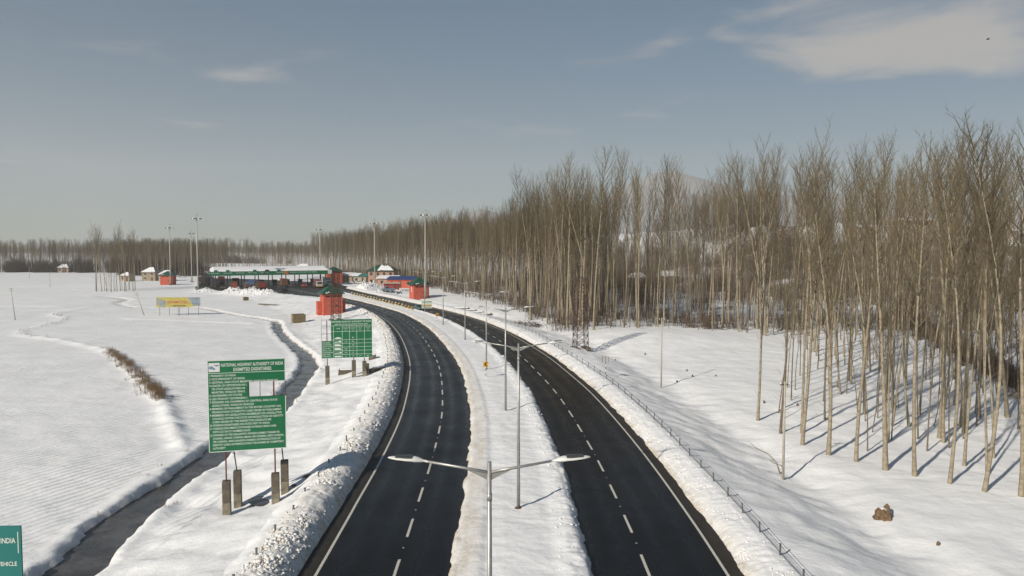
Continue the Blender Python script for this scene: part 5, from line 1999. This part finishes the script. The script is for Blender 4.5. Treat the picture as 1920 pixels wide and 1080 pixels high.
def house(x, y, w, d, h, rz, wall, roof, lab, rh=2.2, snow=0.0, storeys=1, name='house', shed=False, door=True):
    t = thing(name, (x, y, gz(x, y)), rz, lab, 'house' if name == 'house' else 'shed')
    MB().box((0, 0, h / 2 - 0.3), (w, d, h + 0.6)).build('wall', wall, t)
    r_ = MB()
    a, b = w / 2 + 0.6, d / 2 + 0.6
    if shed:
        P_ = [(-a, -b, h + 0.05), (a, -b, h + 0.05), (a, b, h + rh), (-a, b, h + rh)]
    else:
        P_ = None
    if shed:
        r_.add(P_ + [(p[0], p[1], p[2] + 0.14) for p in P_], [(3, 2, 1, 0), (4, 5, 6, 7), (0, 1, 5, 4), (1, 2, 6, 5), (2, 3, 7, 6), (3, 0, 4, 7)])
    else:
        rx = max(w / 2 - d * 0.42, 0.4)
        r_.add([(-a, -b, h), (a, -b, h), (a, b, h), (-a, b, h), (-rx, 0, h + rh), (rx, 0, h + rh), (-a, -b, h - 0.15), (a, -b, h - 0.15), (a, b, h - 0.15), (-a, b, h - 0.15)],
               [(0, 1, 5, 4), (1, 2, 5), (2, 3, 4, 5), (3, 0, 4), (6, 7, 1, 0), (7, 8, 2, 1), (8, 9, 3, 2), (9, 6, 0, 3), (9, 8, 7, 6)])
    rf = r_.build('roof', roof, t)
    if snow:
        s_ = MB()
        if shed:
            n = 14
            top = [(-a + 2 * a * i / n, -b + 0.15 + random.uniform(0, .3), h + 0.22) for i in range(int(n * snow) + 1)]
            bot = [(p[0], b - 0.1 - random.uniform(0, .4), h + rh + 0.16) for p in top]
            vs = top + bot + [(p[0], p[1], p[2] + 0.22) for p in top] + [(p[0], p[1], p[2] + 0.22) for p in bot]
            k = len(top)
            fs = [(2 * k + i, 2 * k + i + 1, 3 * k + i + 1, 3 * k + i) for i in range(k - 1)] + [(i, i + 1, 2 * k + i + 1, 2 * k + i) for i in range(k - 1)]
            fs += [(0, 2 * k, 3 * k, k), (k - 1, 2 * k - 1, 4 * k - 1, 3 * k - 1)]
            s_.add(vs, fs)
        else:
            rx = max(w / 2 - d * 0.42, 0.4)
            n = 12
            lo, hi = [], []
            for i in range(n + 1):
                f = (0.02 + 0.96 * i / n) if snow >= 1 else (1 - snow) + (snow - 0.03) * i / n
                e = random.uniform(0.02, 0.12)
                A_ = Vector((-a + 2 * a * f, -b, h))
                B_ = Vector((-rx + 2 * rx * f, 0, h + rh))
                lo.append(A_.lerp(B_, e) + Vector((0, -0.02, 0.18)))
                hi.append(A_.lerp(B_, 1 - random.uniform(0.02, 0.35 if snow < 1 else 0.08)) + Vector((0, -0.02, 0.18)))
            base = [p - Vector((0, 0, 0.16)) for p in lo]
            k = n + 1
            s_.add(lo + hi + base, [(i, i + 1, k + i + 1, k + i) for i in range(n)] + [(2 * k + i, 2 * k + i + 1, i + 1, i) for i in range(n)])
        s_.build('roof_snow', PLAIN_SNOW, rf)
    hs = h / storeys
    for st in range(storeys):
        nw = max(2, int(w / 2.8))
        for k in range(nw):
            cx_ = -w / 2 + w * (k + 0.5) / nw
            isdoor = door and st == 0 and k == nw // 2
            o = MB().box((cx_, -d / 2 - 0.02, st * hs + hs * (0.42 if isdoor else 0.55)), (0.95, 0.1, hs * (0.78 if isdoor else 0.42))).build(
                'door' if isdoor else 'window', mat('door_brown', (0.09, 0.04, 0.03), 0.7) if isdoor else GLASS, t)
            if not isdoor:
                MB().box((cx_, -d / 2 - 0.06, st * hs + hs * 0.55 - hs * 0.25), (1.2, 0.18, 0.1)).build('sill', SIGNW, o)
        for k in range(2):
            cy_ = -d / 2 + d * (k + 0.5) / 2
            MB().box((-w / 2 - 0.02, cy_, st * hs + hs * 0.55), (0.1, 0.95, hs * 0.42)).build('window', GLASS, t)
    return t


hm = house(-57.6, 322, 11.5, 8.5, 6.3, R(-4), PINK, DKGREEN, 'two-storey pinkish house with a green roof partly under snow', 2.6, 0.62, 2)
MB().box((-5.95, -1.5, 4.6), (0.2, 2.6, 1.8)).build('balcony', mat('balcony_red', (0.22, 0.03, 0.025), 0.7), hm)
MB().box((0.6, 1.2, 8.9), (2.2, 1.4, 1.1)).build('dormer', mat('dormer_brown', (0.14, 0.08, 0.05), 0.7), hm)
house(-79.5, 345, 7.5, 5, 3.2, R(-6), TANW, mat('grey_sheet', (0.3, 0.3, 0.3), 0.6), 'low tan shed with a snowy lean-to roof, left of the teal-roofed one', 1.1, 1.0, 1, 'shed', True)
house(-71.0, 339, 6, 5, 3.0, R(-8), CREAM, TEALR, 'cream shed with a teal sheet roof half under snow', 1.1, 0.45, 1, 'shed', True)
house(-53.0, 308, 8.0, 5, 3.2, R(-8), PINK, mat('grey_sheet', (0.3, 0.3, 0.3), 0.6), 'pinkish lean-to with a white snowy roof in front of the house', 1.0, 1.0, 1, 'shed', True)
house(-45.4, 296, 10.5, 5.5, 3.4, R(-6), REDWALL, BLUE, 'red shop with a dark blue sheet roof', 1.1, 0.0, 1, 'shed', True)
house(-46.6, 278, 5.6, 3.0, 2.9, R(4), mat('kiosk_red', (0.30, 0.035, 0.03), 0.7, noise=0.2), mat('kiosk_top', (0.5, 0.36, 0.3), 0.7), 'dark red kiosk in front of the blue-roofed shop', 0.25, 0.0, 1, 'shed', True)
house(-181, 378, 7, 6, 3.6, R(10), CREAM, DKGREEN, 'cream house with a snowy green roof behind the far left red hut', 2.2, 1.0)
house(-193, 386, 7.5, 6.5, 4.6, R(-6), TANW, mat('snowy_roof', (0.25, 0.22, 0.2), 0.8), 'tan house with a thick snowy roof right of the poplar clump', 2.5, 1.0, 2)
house(-203, 380, 5, 5, 3.0, R(-6), CREAM, mat('snowy_roof', (0.25, 0.22, 0.2), 0.8), 'small pale hut with snowy roof seen through the poplar clump', 1.8, 1.0)
house(-333, 536, 8, 6, 3.6, R(6), TANW, mat('snowy_roof', (0.25, 0.22, 0.2), 0.8), 'lone snow-roofed house before the far left trees', 2.6, 1.0)
for k, (x, y, w, lab) in enumerate(((-136, 470, 12, 'far snow-roofed building behind the toll canopy, left one'), (-150, 520, 10, 'far snow-roofed building behind the toll canopy, right one'),
                                    (52, 300, 9, 'snow-roofed house glimpsed through the wood, left one'), (66, 306, 10, 'snow-roofed house glimpsed through the wood, right one'),
                                    (205, 372, 22, 'long brown snow-roofed building on the tableland'))):
    house(x, y, w, 7, 4.0, R(-5), TANW, mat('snowy_roof', (0.25, 0.22, 0.2), 0.8), lab, 2.2, 1.0)

# ---------------------------------------------------------------- yellow billboard in the field
bb = thing('billboard', (-86.6, 186.5, gz(-86.6, 186.5)), R(4), 'yellow advertising billboard with red lettering on thin posts in the field', 'billboard')
m = MB()
zb0 = 2.15
bx0, bx1, bz1 = -5.6, 5.5, zb0 + 2.6
m.extrude([(bx0, zb0), (2.6, zb0), (3.3, zb0 + 0.12), (bx1, zb0 + 0.35), (bx1, bz1), (bx0, bz1)], lambda p, k: (p[0], -0.03 + 0.06 * k, p[1]))
m.build('panel', mat('billboard_yellow', (0.44, 0.37, 0.09), 0.6, noise=0.2, nscale=0.8), bb)
GB = mat('billboard_greyblue', (0.24, 0.30, 0.36), 0.6, noise=0.4, nscale=1.2)
m = MB()
for k in range(5):
    z_ = zb0 + 2.45 - k * 0.34
    m.add([(bx0 + 0.05, -0.036 - 0.001 * k, z_), (bx0 + 0.05, -0.036 - 0.001 * k, z_ - 0.22), (bx0 + 2.5 - 0.12 * k, -0.036 - 0.001 * k, z_ - 1.15 - 0.1), (bx0 + 2.65 - 0.12 * k, -0.036 - 0.001 * k, max(zb0 + 0.1, z_ - 0.95))], [(0, 1, 2, 3)])
m.build('pipe_picture', GB, bb)
m = MB()
m.add([(2.3, -0.036, bz1 - 0.03), (3.75, -0.036, zb0 + 0.35), (bx1 - 0.03, -0.036, zb0 + 0.42), (bx1 - 0.03, -0.036, bz1 - 0.03)], [(0, 1, 2, 3)])
m.build('photo_panel', GB, bb)
m = MB()
put_text(m, 'KASHMIR STEEL', -0.15, zb0 + 1.02, 0.66, -0.045, 5.2, 'c')
m.build('lettering', mat('billboard_red', (0.42, 0.05, 0.04), 0.6), bb)
m = MB()
rect(m, -1.6, 1.9, zb0 + 0.28, zb0 + 0.46, -0.045)
m.build('address_strip', BLACK, bb)
for lx in (-4.8, -2.4, -0.15, 0.2, 2.4, 5.0):
    MB().tube([(lx, 0.06, -0.3), (lx, 0.06, bz1 - 0.2)], 0.05, 6).build('post', DARKST, bb)

# ---------------------------------------------------------------- odds and ends on the snow
# old stump with a snow cap
st = thing('tree_stump', (23.9, 45.4, gz(23.9, 45.4) - 0.1), 0.4, 'rotten brown tree stump alone on the snow at lower right', 'stump')
bm = bmesh.new()
n = 18
rings = []
for j, (z, r_) in enumerate(((0, 0.60), (0.2, 0.50), (0.42, 0.46), (0.60, 0.44))):
    ring = []
    for i in range(n):
        a = 2 * math.pi * i / n
        rr = r_ * (1 + 0.16 * math.sin(3 * a + 0.6) + 0.10 * math.sin(7 * a + j))
        zz_ = z + (0.22 * math.sin(2 * a + 1.0) + 0.10 * math.sin(5 * a) if j == 3 else 0)
        ring.append(bm.verts.new((math.cos(a) * rr, math.sin(a) * rr, zz_)))
    rings.append(ring)
for j in range(3):
    for i in range(n):
        bm.faces.new((rings[j][i], rings[j][(i + 1) % n], rings[j + 1][(i + 1) % n], rings[j + 1][i]))
cv = bm.verts.new((0.05, 0.02, 0.36))
for i in range(n):
    bm.faces.new((rings[3][i], rings[3][(i + 1) % n], cv))
me = bpy.data.meshes.new('stump')
bm.to_mesh(me)
bm.free()
me.materials.append(LOG)
link('wood', me, st)
MB().tube([(0.05, 0.18, 0.46), (0.05, 0.18, 0.60), (0.05, 0.18, 0.68)], [0.30, 0.27, 0.10], 10).build('snow_cap', PLAIN_SNOW, st, True)

# stack of wooden crates by the nearest red hut
for (x, y, s_, rz, lab) in ((-50.2, 168.5, 1.0, R(28), 'slatted wooden crate half in snow left of the nearest red hut'), (-89.0, 240, 0.55, R(40), 'tilted tan crate on the snow slope below the trucks')):
    t = thing('wooden_crate', (x, y, gz(x, y) + 0.1), rz, lab, 'crate')
    t.rotation_euler[0] = 0.12
    t.scale = (s_,) * 3
    MB().box((0, 0, 0.95), (2.75, 1.85, 1.9)).build('core', mat('crate_dark', (0.13, 0.09, 0.045), 0.9), t)
    for k in range(9):
        MB().box((-1.36 + k * 0.34, -0.97, 0.98 + 0.04 * (k % 3)), (0.25, 0.07, 2.05)).build('slat', WOOD, t)
    for k in range(6):
        MB().box((-1.42, -0.80 + k * 0.32, 0.98), (0.07, 0.24, 2.0)).build('slat', WOOD, t)
    for z in (0.5, 1.5):
        MB().box((0, -1.03, z), (2.9, 0.06, 0.16)).build('batten', WOOD, t)
for k in range(4):
    m = MB()
    m.box((0, 0, 0.2), (4.6, 1.2, 0.3))
    m.box((0, 0, 0.44), (4.3, 1.05, 0.16), mi=1, taper=0.93)
    o = m.build('concrete_slab', [CONCW, PLAIN_SNOW])
    x, y = -14.0 + 2.1 * k, 197 - 2.2 * k
    o.location = (x, y, gz(x, y))
    o.rotation_euler = (0, 0, R(-8))
    tag(o, 'long concrete slab capped with snow lying at the edge of the wood', 'slab', 'snow-capped slabs by the wood')
m = MB()
m.box((0, 0, 0.12), (14, 0.5, 0.34))
o = m.build('concrete_kerb', CONCW)
o.location = (-72.0, 217.5, gz(-72, 217.5))
o.rotation_euler = (0, 0, R(-32))
tag(o, 'long low concrete edge on the snow slope left of the nearest red hut', 'kerb')
# felled branches
V, F = [], []
rdb = random.Random(4)
for k in range(330):
    x, y = rdb.gauss(0, 2.6), rdb.gauss(0, 1.6)
    z = max(0.0, 1.5 - 0.35 * math.hypot(x, y)) * rdb.random()
    a, b = rdb.uniform(0, 6.28), rdb.uniform(-0.3, 0.7)
    l_ = rdb.uniform(0.6, 2.2)
    p = Vector((x, y, z))
    sliver(V, F, p, p + Vector((math.cos(a), math.sin(a), b)) * l_, rdb.uniform(0.025, 0.06))
me = bpy.data.meshes.new('brush_pile')
me.from_pydata([tuple(v) for v in V], [], F)
me.materials.append(THICKET)
o = link('brush_pile', me)
o.location = (3.2, 160.5, gz(3.2, 160.5))
tag(o, 'heap of cut brown branches beside the road at the edge of the wood', 'brush pile', kind='stuff')
# stubs and clods scattered on the clearing
cl_m = MB()
cl_m.tube([(0, 0, -0.1), (0.02, 0.01, 0.22), (0.05, 0.0, 0.3)], [0.17, 0.14, 0.05], 7)
cl_me = cl_m.mesh('stub', LOG)
for k, (x, y) in enumerate(((21.0, 113), (15.6, 108), (24, 95), (27, 94.5), (21.3, 92), (27.6, 78), (30.6, 76.5), (24.2, 99), (24.8, 41.0), (-37, 158), (-48, 170), (-51, 165.5), (-46.6, 163))):
    o = link('stub', cl_me)
    o.location = (x, y, gz(x, y))
    o.scale = (0.7, 0.7, random.uniform(0.5, 1.1))
    o.rotation_euler = (0.2, 0.1, k)
    tag(o, 'small dark wooden stub sticking out of the open snow', 'stub', 'dark stubs in the snow')
# fallen bough bent over by the utility pole
t = MB()
t.tube([(0, 0, -0.1), (-0.5, 0.2, 1.5), (-1.5, 0.6, 2.6), (-3.0, 1.0, 3.3), (-4.2, 1.5, 4.3)], [0.11, 0.10, 0.08, 0.06, 0.02], 6)
o = t.build('bent_bough', BARK, None, True)
o.location = (20.9, 55.2, gz(20.9, 55.2))
o.scale = (0.55, 0.6, 0.55)
tag(o, 'bent brown bough arching left from the foot of the utility pole', 'bough')

# bird high on the right
b = thing('bird', (97.5, 150, 16 + 42.9), R(70), 'small dark bird flying high in the upper right sky', 'bird')
m = MB()
m.tube([(0, -0.32, 0), (0, -0.12, 0.02), (0, 0.12, 0.03), (0, 0.26, 0.04), (0, 0.36, 0.03)], [0.02, 0.09, 0.10, 0.055, 0.01], 8)
m.build('body', BLACK, b, True)
for s in (-1, 1):
    w = MB()
    w.extrude([(0.06, 0.16), (0.45, 0.20), (0.95, 0.02), (0.5, -0.06), (0.06, -0.12)], lambda p, k, s=s: (s * p[0], p[1], 0.04 + 0.28 * p[0] - 0.25 * p[0] ** 2 + 0.012 * k))
    w.build('wing', BLACK, b)
MB().add([(-0.05, -0.28, 0), (0.05, -0.28, 0), (0.11, -0.52, 0), (-0.11, -0.52, 0), (0, -0.30, 0.02)], [(0, 1, 2, 3), (0, 4, 1), (1, 4, 2), (2, 4, 3), (3, 4, 0)]).build('tail', BLACK, b)

# ---------------------------------------------------------------- winter haze
hz = MB()
hz.box((300, 2600, 312.0), (6800, 5400, 632.0))
hm_ = bpy.data.materials.new('haze_air')
hm_.use_nodes = True
nt = hm_.node_tree
nt.nodes.clear()
pv = nt.nodes.new('ShaderNodeVolumePrincipled')
pv.inputs['Color'].default_value = (0.86, 0.86, 0.84, 1)
pv.inputs['Density'].default_value = 0.00017
pv.inputs['Anisotropy'].default_value = 0.1
ou = nt.nodes.new('ShaderNodeOutputMaterial')
nt.links.new(pv.outputs[0], ou.inputs['Volume'])
tag(hz.build('haze', hm_), 'thin winter haze over the fields', 'haze', kind='stuff')
